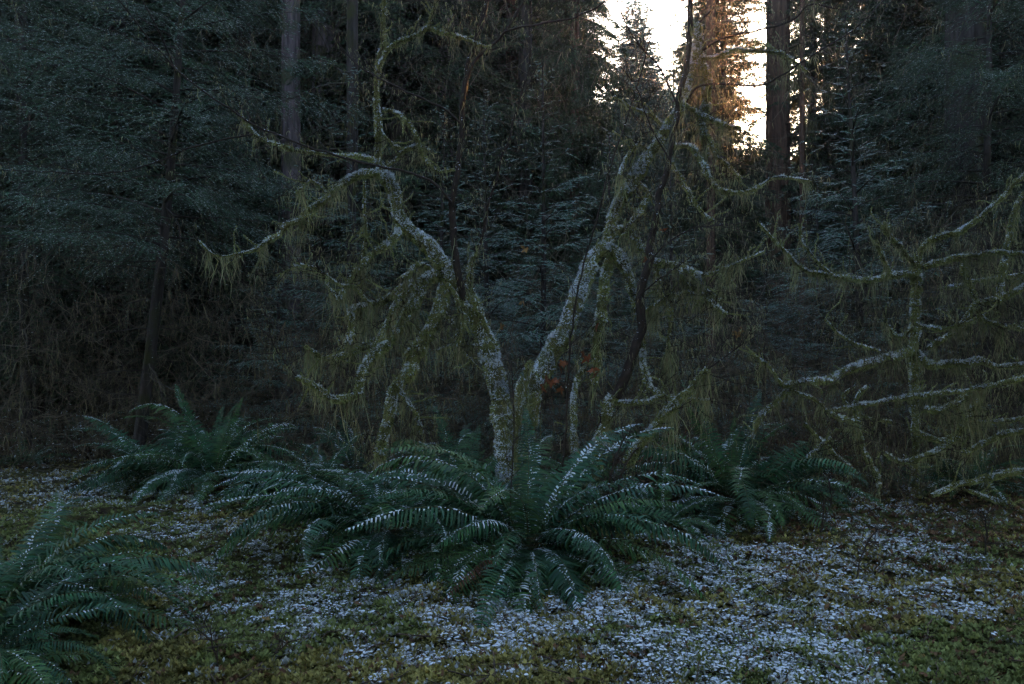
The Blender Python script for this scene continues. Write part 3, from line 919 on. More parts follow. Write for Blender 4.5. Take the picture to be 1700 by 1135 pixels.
rt = tree_root('mossy_maple', 858, 7.7, 'leaning mossy maple whose snow-speckled trunk bends right and arches over')
S = 2000
limb(rt, 'trunk', [(856, 890), (858, 800), (866, 740), (876, 680), (896, 622), (931, 561), (952, 519), (970, 466), (981, 435), (1001, 412), (1026, 425), (1042, 456), (1052, 491), (1058, 522)],
     [42, 42, 42, 40, 38, 36, 32, 30, 28, 25, 22, 18, 14, 12], (7.7, 7.8), 1, 110, .10, 1.9, 8, .3, S, fuzz=1.3)
limb(rt, 'trunk', [(998, 415), (1010, 396), (1019, 353), (1051, 300), (1079, 254), (1108, 212), (1130, 175), (1142, 130), (1156, 88), (1160, 40)],
     [22, 20, 22, 20, 17, 18, 14], (7.8, 8.1), 1, 130, .11, 1.3, 12, .4, S + 1, label='upper trunk rising right, shaggy with moss')
LR = [
    ([(1019, 382), (1040, 385), (1061, 406), (1077, 422)], [14, 13, 12], (7.85, 7.7), 1, 240, .16, 1.0),
    ([(1079, 435), (1104, 438), (1142, 447), (1160, 456), (1188, 452), (1213, 442), (1269, 417)], [14, 11, 9, 4, 2], (7.7, 7.2), 1, 320, .20, .7),
    ([(1156, 456), (1174, 491), (1188, 508), (1206, 523)], [8, 5], (7.35, 7.2), 1, 300, .16, .3),
    ([(1070, 519), (1090, 505), (1118, 491), (1149, 486), (1180, 500)], [9, 7, 4], (7.7, 7.3), 1, 420, .22, .3),
    ([(1012, 425), (1003, 473), (998, 526), (989, 568), (990, 604), (985, 640)], [16, 18, 16, 12], (7.8, 7.6), 1, 200, .16, .1),
    ([(1065, 545), (1068, 597), (1079, 639), (1100, 655)], [11, 10, 9], (7.7, 7.4), 1, 160, .13, .9),
    ([(1005, 667), (1068, 669), (1097, 657), (1128, 662), (1178, 664)], [9, 8, 6, 3], (7.5, 7.3), 1, 200, .13, 1.1),
    ([(1040, 770), (1061, 738), (1097, 695), (1128, 667), (1156, 632), (1175, 612)], [18, 16, 14, 10], (7.3, 7.1), 1, 330, .20, .5),
    ([(1175, 612), (1202, 593), (1234, 568), (1250, 540)], [3, 2], (7.1, 7.0), 0, 25, .06, .2),
    ([(1146, 95), (1185, 95), (1216, 85), (1252, 83), (1298, 90), (1340, 118)], [9, 8, 6, 3], (8.1, 7.7), 1, 150, .12, .7),
    ([(1135, 172), (1163, 191), (1206, 208), (1231, 212)], [9, 7, 5], (8.0, 7.6), 1, 160, .13, .8),
    ([(1118, 243), (1146, 243), (1163, 268), (1181, 300), (1206, 319), (1241, 318), (1276, 300), (1298, 293), (1347, 300)], [9, 8, 7, 4, 2], (7.9, 7.4), 1, 110, .10, .9),
    ([(1150, 180), (1163, 198), (1178, 240), (1202, 268), (1231, 296)], [8, 7, 4], (8.0, 7.7), 1, 140, .11, .6),
    ([(1108, 262), (1118, 275), (1142, 318), (1163, 349), (1185, 367)], [8, 6, 4], (7.9, 7.6), 1, 150, .12, .6),
    ([(1160, 88), (1199, 64), (1259, 49), (1319, 32), (1343, 7), (1400, 16), (1417, 7)], [4, 3, 2], (8.1, 7.6), 0, 20, .08, .2),
    ([(1135, 176), (1167, 141), (1259, 141), (1298, 124), (1347, 92), (1418, 49), (1467, 0)], [3.5, 3, 2], (8.0, 7.5), 0, 20, .08, .2),
    ([(1153, 46), (1195, 0), (1210, -30)], [4, 3], (8.1, 8), 0, 20, .08, .2),
    ([(1160, 88), (1175, 140), (1168, 200), (1172, 260)], [16, 14, 10], (8.1, 8.0), 1, 360, .2, .2),
    ([(1079, 254), (1060, 240), (1040, 262), (1028, 290)], [7, 4], (7.95, 7.7), 1, 200, .13, .6),
    ([(1051, 300), (1075, 320), (1062, 350), (1045, 372)], [10, 7], (7.9, 7.7), 1, 180, .13, .4),
    ([(1105, 214), (1080, 190), (1050, 178), (1020, 160)], [5, 2.5], (8, 7.7), 1, 90, .09, .5),
    ([(1090, 440), (1095, 480), (1112, 520), (1108, 580)], [12, 8, 4], (7.7, 7.5), 1, 460, .2, .1),
    ([(1128, 445), (1140, 470), (1170, 480), (1200, 500)], [6, 3], (7.5, 7.3), 1, 340, .18, .3),
]
for k, (pts, wp, DD, mo, ha, hl, sn) in enumerate(LR):
    limb(rt, 'branch', pts, wp, DD, mo, ha, hl, sn, 9, .4, S + 10 + k)
# withered leaves still hanging on the right tree
rng = np.random.default_rng(5)


def maple_leaf(parent, px, py, D, size, col, seed):
    rng = np.random.default_rng(seed)
    mb = MB(); c = P(px, py, D)
    f = unit(np.array([rng.normal(0, .5), rng.normal(0, .5), -1.0])); s_ = unit(np.cross(f, rng.normal(0, 1, 3)))
    n = 5
    for q in np.linspace(-1.7, 1.7, n):
        dd = f * math.cos(q) + s_ * math.sin(q)
        sd = unit(np.cross(dd, np.cross(f, s_))) * size * .26
        curl = np.cross(f, s_) * size * rng.normal(0, .35)
        L = size * (1 if abs(q) < 1 else .65) * (.8 + .4 * rng.random())
        blades(c[None], sd[None], (c + dd * L + curl)[None], jitter(rng, col, 1, .3), mb, 0, .5, sag=curl * -.3)
    tube(mb, np.array([c, c - f * size * .5, c - f * size + np.array([0.01, 0, .01])]), np.array([.001, .001, .001]), (.05, .03, .02), 3)
    o = mb.build('withered_leaf', M_LEAF, parent)
    o.location = -Vector(parent.location)


for k, (px, py) in enumerate([(968, 585), (975, 592), (935, 600), (928, 607), (985, 612), (990, 620), (905, 628), (915, 632), (925, 630), (900, 640), (932, 645), (990, 540), (1075, 430), (1098, 380)]):
    maple_leaf(rt, px, py, 7.25 + .02 * k, .07, (.17, .062, .028), k)
for k, (px, py) in enumerate([(1228, 545), (1224, 552), (833, 540), (868, 500), (872, 412)]):
    maple_leaf(lt if px < 900 else rt, px, py, 7.2, .065, (.17, .10, .04), 50 + k)

# ------------------------------------------------------------------ slender dark saplings through the middle
DK = (.022, .016, .016)


def sapling(root_px, D, label, limbs, seed, group='slender dark saplings'):
    r = tree_root('bare_sapling', root_px, D, label, 'sapling', group)
    for k, (nm, pts, wp, DD, mo, ha, hl, sn, tw) in enumerate(limbs):
        limb(r, nm, pts, wp, DD, mo, ha, hl, sn, tw, .45, seed + k)
    return r


for q_, (nm_, pts_, wp_, DD_, mo_, ha_, hl_, sn_, tw_) in enumerate([
    ('branch', [(772, 498), (766, 480), (760, 449), (752, 396), (751, 350), (749, 335), (758, 300), (763, 247), (765, 212), (769, 169), (772, 134), (786, 81), (797, 46), (808, 0), (815, -60)], [12, 12, 10, 8, 8, 7], (7.62, 7.3), 0, 25, .09, .2, 14),
    ('branch', [(749, 335), (719, 303), (684, 288), (638, 277), (603, 270), (550, 256), (505, 240), (423, 208), (370, 173), (310, 130), (261, 81), (219, 28), (190, -10)], [4.5, 4, 3, 2], (7.3, 6.6), 0, 12, .06, .35, 10),
    ('branch', [(420, 223), (353, 235), (300, 252), (247, 273), (194, 286), (100, 286), (0, 282)], [3, 2.5, 1.6], (6.9, 6.6), 0, 10, .06, .3, 8),
    ('branch', [(769, 169), (775, 130), (790, 99), (832, 60), (871, 0), (885, -30)], [6, 5, 4], (7.3, 7.2), 0, 20, .08, .1, 8),
    ('branch', [(832, 60), (845, 50), (903, 39), (973, 21), (1015, -5)], [4, 3, 2], (7.2, 7.0), 0, 12, .06, .1, 6),
    ('branch', [(765, 205), (737, 180), (691, 159), (638, 134), (596, 109), (559, 70)], [4, 3, 2], (7.3, 7.0), 0, 12, .06, .1, 6),
    ('branch', [(796, 525), (784, 484), (784, 440), (796, 406), (801, 388), (811, 339), (832, 268), (850, 212), (868, 152), (878, 113), (880, 40), (882, -20)], [6, 6, 5, 4, 4, 3], (7.6, 7.3), 0, 12, .07, .1, 14),
]):
    limb(lt, nm_, pts_, wp_, DD_, mo_, ha_, hl_, sn_, tw_, .45, 3000 + q_, label='slender dark leafless stem')
sapling(1000, 7.6, 'dark mossy-footed stem rising past the right leaning maple into the sky gap', [
    ('stem', [(985, 880), (1001, 702), (1026, 653), (1037, 625), (1051, 590), (1065, 544), (1061, 491), (1075, 438), (1079, 431), (1081, 396), (1093, 350), (1097, 318), (1111, 265), (1125, 176), (1143, 88), (1146, 0), (1150, -60)], [20, 18, 16, 15, 12, 11, 10, 9, 8], (7.6, 7.4), 0, 70, .13, .3, 16),
    ('branch', [(1125, 176), (1100, 120), (1075, 90), (1040, 40), (1020, -10)], [3, 2], (7.4, 7.2), 0, 12, .06, .1, 6),
    ('branch', [(1111, 265), (1075, 200), (1060, 150), (1030, 110)], [3, 1.6], (7.4, 7.2), 0, 12, .06, .1, 6),
    ('branch', [(1075, 438), (1110, 400), (1150, 380), (1200, 372)], [3, 1.6], (7.4, 7.1), 0, 20, .08, .2, 6),
    ('branch', [(1061, 491), (1085, 470), (1120, 445), (1145, 428)], [3, 1.6], (7.4, 7.1), 0, 20, .08, .2, 6),
], 3200)
sapling(955, 7.0, 'very thin dark whip slanting in front of the right leaning trunk', [
    ('stem', [(925, 880), (940, 700), (948, 560), (968, 440), (985, 380), (1010, 290), (1040, 200), (1062, 130), (1080, 60)], [4, 3.5, 3, 2], (7.0, 6.9), 0, 8, .05, .1, 9),
], 3300)
for k, (bx, D_, pts, lb) in enumerate([
        (975, 5.9, [(975, 985), (985, 930), (998, 870), (1012, 800), (1028, 745), (1040, 720)], 'dark leafless shoot rising through the right side of the middle fern'),
        (1010, 5.9, [(1005, 985), (1008, 920), (1025, 850), (1030, 790), (1052, 750), (1062, 742)], 'mossy footed dark shoot just right of the middle fern shoots'),
        (855, 6.0, [(842, 960), (845, 860), (851, 760), (852, 660), (849, 600)], 'thin straight stalk standing in the middle fern before the trunk foot'),
        (1360, 6.8, [(1360, 900), (1366, 860), (1368, 830)], 'short thin bare seedling on the snowy litter right of the right fern'),
        (1425, 5.6, [(1420, 970), (1432, 915), (1455, 880)], 'bare slanting seedling standing alone on the snowy patch at right'),
        (1640, 6.3, [(1635, 930), (1638, 880), (1632, 850)], 'small bare seedling near the right edge on brown litter'),
        (362, 4.0, [(362, 1135), (361, 1100), (352, 1060), (348, 1040)], 'tiny dark branching seedling at the bottom left of the moss'),
        (455, 4.1, [(448, 1128), (457, 1085), (480, 1065)], 'tiny dark seedling leaning right at the bottom of the moss'),
        (1390, 6.7, [(1376, 848), (1380, 830), (1377, 800)], 'thin bare seedling just below the arching branches at right')]):
    r = tree_root('bare_seedling', bx, D_, lb, 'seedling', 'bare seedlings on the forest floor')
    limb(r, 'stem', pts, [6 if k < 2 else 2.6, 2], D_, 0, 0, .05, .15, 7 if k < 3 else 5, .28 if k < 3 else .14, 3400 + k)

# ------------------------------------------------------------------ arching mossy tree at the right
at_ = tree_root('arching_maple', 1520, 9.0, 'mossy arching maple at the right with an upright shoot and long snow-topped sideways limbs')
S = 4000
LA = [
    ('trunk', [(1519, 840), (1519, 770), (1519, 707), (1517, 651), (1517, 588), (1519, 528), (1521, 469), (1525, 421)], [12, 12, 13, 15, 16, 17, 16, 14], (9, 8.8), 110, .14, .3),
    ('branch', [(1525, 421), (1545, 398), (1589, 386), (1620, 368), (1651, 339), (1682, 307), (1720, 270)], [11, 9, 7, 5], (8.8, 8.2), 140, .12, .7),
    ('branch', [(1513, 453), (1478, 457), (1438, 465), (1378, 457), (1339, 449), (1319, 433), (1291, 405), (1259, 370)], [10, 9, 6, 3], (8.8, 8.1), 220, .14, 1.1),
    ('branch', [(1382, 456), (1351, 429), (1331, 398), (1327, 370)], [5, 2], (8.4, 8.2), 50, .07, .5),
    ('branch', [(1517, 437), (1497, 413), (1478, 394), (1468, 370)], [10, 9, 12], (8.8, 8.6), 220, .12, .7),
    ('branch', [(1482, 457), (1466, 429), (1454, 402)], [6, 9], (8.7, 8.5), 220, .12, .6),
    ('branch', [(1533, 443), (1565, 433), (1612, 423), (1656, 419), (1720, 422)], [10, 9, 8], (8.8, 8.5), 240, .16, 1.1),
    ('branch', [(1720, 465), (1700, 475), (1656, 497), (1620, 505), (1597, 536), (1569, 560), (1540, 578)], [8, 9, 10, 9, 7], (8.5, 8.8), 200, .15, 1.3),
    ('branch', [(1620, 508), (1636, 532), (1676, 544), (1720, 544)], [9, 8], (8.6, 8.5), 220, .15, 1.2),
    ('branch', [(1521, 585), (1541, 604), (1581, 604), (1628, 600), (1656, 608), (1720, 602)], [15, 12, 7], (8.85, 8.5), 240, .16, 1.3),
    ('branch', [(1515, 582), (1478, 594), (1438, 604), (1398, 620), (1374, 633), (1339, 633), (1299, 640)], [14, 16, 15, 10, 8], (8.85, 8.1), 330, .15, 1.4),
    ('branch', [(1299, 640), (1279, 612), (1252, 588)], [6, 2], (8.1, 7.9), 150, .13, .5),
    ('branch', [(1315, 642), (1279, 675), (1259, 699), (1248, 727)], [10, 9, 9], (8.15, 8.0), 240, .13, .8),
    ('branch', [(1382, 681), (1438, 671), (1497, 661), (1557, 655), (1620, 645), (1656, 637), (1720, 622)], [6, 8, 8, 8], (8.2, 8.4), 300, .14, 1.4),
    ('branch', [(1319, 650), (1359, 667), (1378, 687), (1422, 701)], [6, 6, 7], (8.1, 8.1), 220, .13, .9),
    ('branch', [(1440, 640), (1422, 663), (1422, 707), (1434, 747), (1454, 785), (1460, 810)], [6, 9, 9], (8.2, 8.3), 120, .12, .2),
    ('branch', [(1335, 703), (1359, 727), (1390, 758), (1418, 782)], [7, 8], (8.0, 8.1), 160, .12, .9),
    ('branch', [(1332, 770), (1350, 750), (1362, 740), (1380, 725)], [5, 4], (8.0, 8.0), 60, .09, .9),
    ('branch', [(1620, 648), (1597, 663), (1565, 679), (1537, 679)], [12, 8], (8.4, 8.2), 260, .2, .2),
    ('branch', [(1519, 715), (1557, 731), (1589, 719), (1610, 690), (1630, 650)], [9, 10, 12, 13], (8.8, 8.5), 260, .2, .3),
    ('branch', [(1720, 712), (1700, 715), (1668, 719), (1644, 731), (1600, 752)], [9, 10, 8], (8.4, 8.4), 140, .12, .3),
    ('branch', [(1470, 752), (1486, 762), (1509, 766), (1557, 747), (1590, 725)], [8, 9, 9], (8.3, 8.5), 140, .12, .6),
    ('branch', [(1700, 320), (1684, 350), (1672, 409), (1664, 449), (1660, 489), (1655, 500)], [8, 10, 11, 12], (8.7, 8.5), 200, .2, .3),
    ('branch', [(1525, 540), (1560, 545), (1600, 538), (1640, 520)], [6, 5], (8.8, 8.6), 200, .14, 1.1),
    ('branch', [(1515, 545), (1490, 560), (1478, 548), (1468, 535)], [8, 5], (8.8, 8.6), 260, .16, .8),
    ('branch', [(1460, 582), (1420, 570), (1395, 555), (1370, 530)], [4, 2.5], (8.6, 8.4), 80, .09, 1.0),
    ('branch', [(1600, 430), (1605, 460), (1618, 490), (1622, 505)], [9, 10], (8.7, 8.6), 220, .16, .3),
    ('branch', [(1560, 650), (1600, 690), (1650, 700), (1720, 690)], [7, 6], (8.9, 9.0), 280, .18, .7),
    ('branch', [(1560, 480), (1600, 472), (1650, 462), (1720, 452)], [6, 6], (9.2, 9.0), 260, .18, .8),
    ('branch', [(1420, 640), (1400, 660), (1430, 690), (1480, 700)], [5, 5], (8.4, 8.5), 220, .14, .7),
]
for k, (nm, pts, wp, DD, ha, hl, sn) in enumerate(LA):
    limb(at_, nm, pts, wp, DD, 1, ha, hl, sn * .6, 9, .35, S + k)

# dead mossy log and fallen boughs at the right
lg = tree_root('fallen_log', 1620, 8.6, 'fallen mossy bough lying on brown litter at the right edge', 'log')
limb(lg, 'log', [(1548, 822), (1590, 806), (1640, 792), (1720, 778)], [8, 11, 12], (8.3, 8.6), 1, 60, .06, .1, 4, .2, 4500)
limb(lg, 'branch', [(1600, 812), (1650, 830), (1700, 848)], [7, 5], (8.5, 8.0), 1, 60, .05, .1, 4, .2, 4501)
# mossy stumps between the trunks
for k, (pts, wp, lb) in enumerate([
        ([(857, 760), (858, 700), (864, 640), (870, 626)], [12, 16, 14], 'short moss-shrouded stub left of the two standing between the trunks'),
        ([(872, 760), (870, 680), (876, 610), (884, 600)], [8, 10, 12], 'taller ragged moss-hung stub between the leaning trunks'),
        ([(990, 760), (1004, 700), (1010, 672), (1019, 658)], [18, 18, 24], 'round topped mossy stump right of the leaning trunks'),
        ([(955, 760), (950, 680), (958, 630), (970, 610)], [10, 10, 8], 'thin mossy stub under the right leaning trunk')]):
    r = tree_root('mossy_stump', pts[0][0], 7.5, lb, 'stump', 'mossy stumps')
    limb(r, 'stump', [(pts[0][0], 880)] + pts, [wp[0]] + wp, 7.5, 1, 260, .15, .6, 5, .25, 4600 + k)


# ------------------------------------------------------------------ conifers
def needles(mb, rng, st, dr, ln, K, nl, nw, col, frost, droop=.15, spread=1.0):
    """brush of needles along every twig (rows of st, dr, ln)"""
    T = len(st)
    t = (np.arange(K) + rng.random((T, K))) / K
    pos = st[:, None] + dr[:, None] * (ln[:, None] * t)[..., None]
    pos[..., 2] -= droop * (ln[:, None] * t) ** 2 * 2
    d = np.repeat(dr[:, None], K, 1)
    sidev = unit(np.cross(d, np.array([0, 0, 1.0])))
    ang = rng.choice([-1, 1], (T, K)) * (1 + rng.normal(0, .15, (T, K)))
    nd = unit(d * .75 + sidev * ang[..., None] * .8 * spread + rng.normal(0, .22, (T, K, 3)) + np.array([0, 0, -.10]))
    tip = pos + nd * (nl * (.7 + .6 * rng.random((T, K, 1))))
    sd = unit(np.cross(nd, rng.normal(0, 1, (T, K, 3)))) * nw
    c = jitter(rng, col, T, .35, .15)[:, None] * (.75 + .5 * rng.random((T, K, 1)))
    fr = (rng.random((T, K, 1)) < frost)
    c = np.where(fr, np.array([.32, .36, .36]) * (.6 + .5 * rng.random((T, K, 1))), c)
    tris_from(pos.reshape(-1, 3), sd.reshape(-1, 3), tip.reshape(-1, 3), c.reshape(-1, 3), mb)


def conifer_mesh(seed, H, zb, Rmax, nb, col, frost=.06, nl=.03, nw=.003, K=16, sec=.12, shape=1.0, droop=.3, rise=.1, bt=None, lich=0, lcol=LICH, drooptw=.15, minlen=.1, trunk_r=.06, dead=0, twl=.30):
    """a conifer standing at the origin; returns (trunk mesh, crown mesh)"""
    rng = np.random.default_rng(seed)
    tb = MB()
    hz = np.linspace(0, H, 24)
    path = np.stack([.03 * np.sin(hz * .8 + seed), .03 * np.cos(hz * .6 + seed), hz], 1)
    tube(tb, path, trunk_r * (1 - hz / H * .93) + .004, (.05, .04, .035), 10, rng, .05)
    cb = MB()
    z = zb + (H - zb) * (np.arange(nb) + rng.random(nb)) / nb
    rel = (z - zb) / (H - zb)
    Lb = Rmax * (1 - rel) ** shape * (.65 + .5 * rng.random(nb)) + minlen
    az = np.cumsum(2.4 + rng.normal(0, .35, nb))
    el = rise + rel * .55 + rng.normal(0, .08, nb)
    sts, drs, lns = [], [], []
    for k in range(nb):
        L = Lb[k]; n = max(4, int(L / .12)); s = np.linspace(0, 1, n)
        out = np.array([math.cos(az[k]), math.sin(az[k]), 0])
        a = el[k] - droop * 1.6 * s + .35 * droop * np.clip(s - .6, 0, 1) * 4
        dd = out[None] * np.cos(a)[:, None] + np.array([0, 0, 1.0])[None] * np.sin(a)[:, None]
        pth = np.array([0, 0, z[k]]) + np.concatenate([[np.zeros(3)], np.cumsum(dd[:-1] * L / (n - 1), 0)])
        tube(cb, pth, np.linspace(.006 + .006 * L, .002, n), (.035, .027, .024), 3, rng)
        # side twigs
        nt_ = max(3, int(L / sec))
        t = np.linspace(.12, .98, nt_) + rng.normal(0, .01, nt_)
        kk = np.clip(t * (n - 1), 0, n - 1.001); ki = kk.astype(int); u = (kk - ki)[:, None]
        b = pth[ki] * (1 - u) + pth[ki + 1] * u; T = unit(dd[ki])
        sv = unit(np.cross(T, [0, 0, 1.0]))
        for sg in (-1, 1):
            ln = L * (twl * (1 - t) ** .7 * np.minimum(1, t * 5) + .07) * (.75 + .5 * rng.random(nt_))
            dr = unit(T * .72 + sv * sg * .8 + rng.normal(0, .12, (nt_, 3)) + np.array([0, 0, -.12]))
            sts.append(b); drs.append(dr); lns.append(ln)
            big = ln > .22
            if big.any():
                for q in (.35, .6, .84):
                    bb = b[big] + dr[big] * (ln[big] * q)[:, None]
                    for s2 in (-1, 1):
                        s2v = unit(np.cross(dr[big], [0, 0, 1.0])) * s2
                        d2 = unit(dr[big] * .8 + s2v * .65 + rng.normal(0, .15, bb.shape) + np.array([0, 0, -.15]))
                        sts.append(bb); drs.append(d2); lns.append(ln[big] * .42 * (1.15 - q) * (.7 + .6 * rng.random(big.sum())) + .03)
        if lich:
            q = b[rng.random(len(b)) < .6]
            q = np.repeat(q, lich, 0) + rng.normal(0, .03, (len(q) * lich, 3))
            strands(cb, rng, q, np.full(len(q), .16), .0035, lcol, seg=3)
    for k in range(dead):
        zz = .4 + (zb + .8) * rng.random(); a = rng.random() * 6.283; L = Rmax * (.35 + .5 * rng.random())
        d = np.array([math.cos(a), math.sin(a), -.1]); pts = [np.array([0, 0, zz])]
        for q in range(8):
            d = unit(d + rng.normal(0, .12, 3)); pts.append(pts[-1] + d * L / 8)
        pts = np.array(pts); tube(cb, pts, np.linspace(.010, .002, 9), (.05, .04, .034), 3, rng)
        br = [pts]
        for q in (2, 3, 4, 5, 6, 7):
            d2 = unit(d + rng.normal(0, .7, 3)); p2 = np.array([pts[q], pts[q] + d2 * L * .15, pts[q] + (d2 + rng.normal(0, .3, 3)) * L * .3])
            tube(cb, p2, np.array([.004, .003, .0015]), (.05, .04, .034), 3, rng); br.append(p2)
        for b_ in br:
            m = int(16 * length_of(b_)); t = rng.random(m) * (len(b_) - 1.01); ki = t.astype(int); u = (t - ki)[:, None]
            strands(cb, rng, b_[ki] * (1 - u) + b_[ki + 1] * u, np.full(m, .11), .0034, (.115, .100, .060), seg=3)
    st = np.concatenate(sts); dr = np.concatenate(drs); ln = np.concatenate(lns)
    for lo, hi, kf in ((0, .13, .34), (.13, .26, .65), (.26, .42, 1.0), (.42, 9, 1.5)):
        q = (ln >= lo) & (ln < hi)
        if q.any():
            needles(cb, rng, st[q], dr[q], ln[q], max(3, int(K * kf)), nl, nw, col, frost, drooptw)
    # woody twig lines
    n = len(st)
    e = st + dr * ln[:, None]; e[:, 2] -= drooptw * ln ** 2 * 2
    sdv = unit(np.cross(dr, rng.normal(0, 1, (n, 3)))) * max(.0016, nw * .6)
    tris_from(st, sdv, e, jitter(rng, (.035, .03, .024), n, .3), cb)
    return tb.mesh('trunk', [bt or M_BARK], smooth=True), cb.mesh('crown', [M_NEEDLE])


def place_tree(name, meshes, px, D, label, cat, group=None, rz=0, s=1.0, lean=(0, 0), zoff=0, sz=None):
    x = D * (px - 850) / F
    o = empty(name, (x, D, float(height(x, D)) - .05 + zoff), label, cat, group, rz)
    o.rotation_euler = (R(lean[0]), R(lean[1]), rz)
    o.scale = (s, s, sz or s)
    for nm, me in zip(('trunk', 'crown'), meshes):
        c = bpy.data.objects.new(nm, me); COL.objects.link(c); c.parent = o
    return o


GREEN = (.050, .088, .058)
GREEN2 = (.040, .070, .042)
SP1 = conifer_mesh(11, 9.5, 3.0, 2.6, 72, GREEN, .16, .026, .0036, 46, .17, .6, .24, .12, lich=0, trunk_r=.085, drooptw=.5, dead=34, twl=.40)
SP2 = conifer_mesh(12, 5.6, .4, 1.8, 70, (.075, .145, .115), .28, .026, .0036, 46, .17, .9, .25, .10, trunk_r=.055, drooptw=.45, twl=.38)
SP3 = conifer_mesh(13, 5.2, .3, 1.45, 74, (.080, .150, .122), .42, .026, .0036, 44, .16, .85, .22, .15, trunk_r=.05, drooptw=.35, twl=.38)
SP4 = conifer_mesh(14, 10.5, 3.2, 2.8, 84, GREEN2, .10, .028, .0038, 40, .18, .7, .35, 0, lich=2, trunk_r=.09, drooptw=.6, dead=40, twl=.38)
GS = 'young spruces around the clearing'
place_tree('young_spruce', SP1, 229, 10.6, 'young spruce at the left with a thin dark leaning trunk and long feathery branches', 'spruce tree', GS, 0, 1.0, (0, 5.5))
place_tree('young_spruce', SP3, 808, 12.2, 'young spruce seen between the dark forked stem and the middle spruce', 'spruce tree', GS, 5.2, 1.08)
place_tree('young_spruce', SP3, 1112, 12.4, 'young spruce behind the crown of the right leaning maple', 'spruce tree', GS, .7, .95)
place_tree('young_spruce', SP2, 905, 10.9, 'blue green young spruce between the two leaning mossy trees', 'spruce tree', GS, 1.0, 1.0, (0, -1))
place_tree('young_spruce', SP2, 735, 12.6, 'young spruce behind the left leaning tree and the dark forked stem', 'spruce tree', GS, 2.6, 1.0)
place_tree('young_spruce', SP3, 1432, 12.0, 'frosty pointed young spruce right of the glowing sky gap', 'spruce tree', GS, 0, 1.3, (0, -2))
place_tree('young_spruce', SP3, 1270, 11.8, 'low dark spruce below the sunlit gap behind the snowy branch tips', 'spruce tree', GS, 2, .68)
place_tree('young_spruce', SP2, 590, 12.4, 'young spruce left of the left leaning tree below the purple trunk', 'spruce tree', GS, 4, 1.1)
place_tree('young_spruce', SP4, 40, 12.5, 'tall dark spruce at the left edge of the photo', 'spruce tree', GS, 1, 1.0)
place_tree('young_spruce', SP4, 395, 17.6, 'tall dark spruce just left of the purple trunk', 'spruce tree', GS, 2.2, 1.0)
place_tree('young_spruce', SP3, 1010, 13.5, 'young spruce in the middle distance right of the middle blue green one', 'spruce tree', GS, 3.3, 1.05)
place_tree('young_spruce', SP4, 1640, 13.0, 'tall moss-hung spruce behind the arching maple at the right edge', 'spruce tree', GS, 4.2, 1.0)
place_tree('young_spruce', SP3, 1360, 14.5, 'spruce half hidden behind the frosty pointed one', 'spruce tree', GS, 5.0, .95)

# big hemlocks with drooping crowns
HM1 = conifer_mesh(21, 24, 2.0, 3.6, 330, (.034, .056, .028), .0, .085, .015, 15, .22, .55, .55, -.1, lich=2, lcol=(.085, .08, .04), trunk_r=.32, bt=M_BARK_R, drooptw=.6)
HM2 = conifer_mesh(22, 20, 1.5, 3.2, 320, (.032, .052, .028), .0, .085, .015, 15, .22, .7, .45, -.05, lich=2, lcol=(.085, .08, .04), trunk_r=.26, bt=M_BARK, drooptw=.5)
GAPTREE = conifer_mesh(23, 17.5, 2, 3.0, 520, (.060, .100, .085), .04, .09, .020, 20, .20, .75, .35, .0, minlen=.35, trunk_r=.15)
GH = 'tall background hemlocks and spruces'
place_tree('pointed_spruce', GAPTREE, 1057, 34, 'pointed young spruce silhouetted in the white sky gap', 'spruce tree', None, 0, .93)
place_tree('hemlock', HM2, 1200, 19, 'dark drooping hemlock in front of the sun at the sky gap', 'hemlock tree', None, 1, .54, sz=.85)
place_tree('hemlock', HM2, 1190, 30, 'farther slim hemlock screening the sun left of the bright slot', 'hemlock tree', None, 3.5, .55, sz=.95)
place_tree('hemlock', HM1, 1118, 37, 'far hemlock just right of the pointed spruce in the sky gap', 'hemlock tree', None, 4.5, .5, sz=.62)
place_tree('hemlock', HM1, 940, 27, 'farther hemlock behind the dense green one, its edge against the sky', 'hemlock tree', None, 5.5, .7, sz=1)
place_tree('hemlock', HM1, 955, 19, 'dense green drooping hemlock just left of the sky gap', 'hemlock tree', None, 2, .46, sz=.9)
place_tree('hemlock', HM1, 850, 23, 'hemlock behind the left one at the sky gap', 'hemlock tree', None, 3, 1.0)
place_tree('hemlock', HM1, 1168, 25, 'slim dark hemlock between the two bright sky openings, behind the slanting dark stem', 'hemlock tree', None, 1.5, .50, sz=.78)
place_tree('hemlock', HM2, 1348, 20.5, 'hemlock just right of the red brown trunk, its edges lit orange', 'hemlock tree', None, 2.5, .62, sz=.95)
place_tree('hemlock', HM1, 1372, 26, 'second hemlock right of the red brown trunk, deeper in shade', 'hemlock tree', None, 0.5, .62, sz=.9)
place_tree('hemlock', HM2, 1440, 23, 'hemlock behind the frosty pointed spruce, edged with warm light', 'hemlock tree', None, 4, .7, sz=1.05)
place_tree('hemlock', HM1, 1530, 19, 'tall dark hemlock right of the frosty pointed spruce', 'hemlock tree', None, 5, .62, sz=1.0)
rng = np.random.default_rng(9)
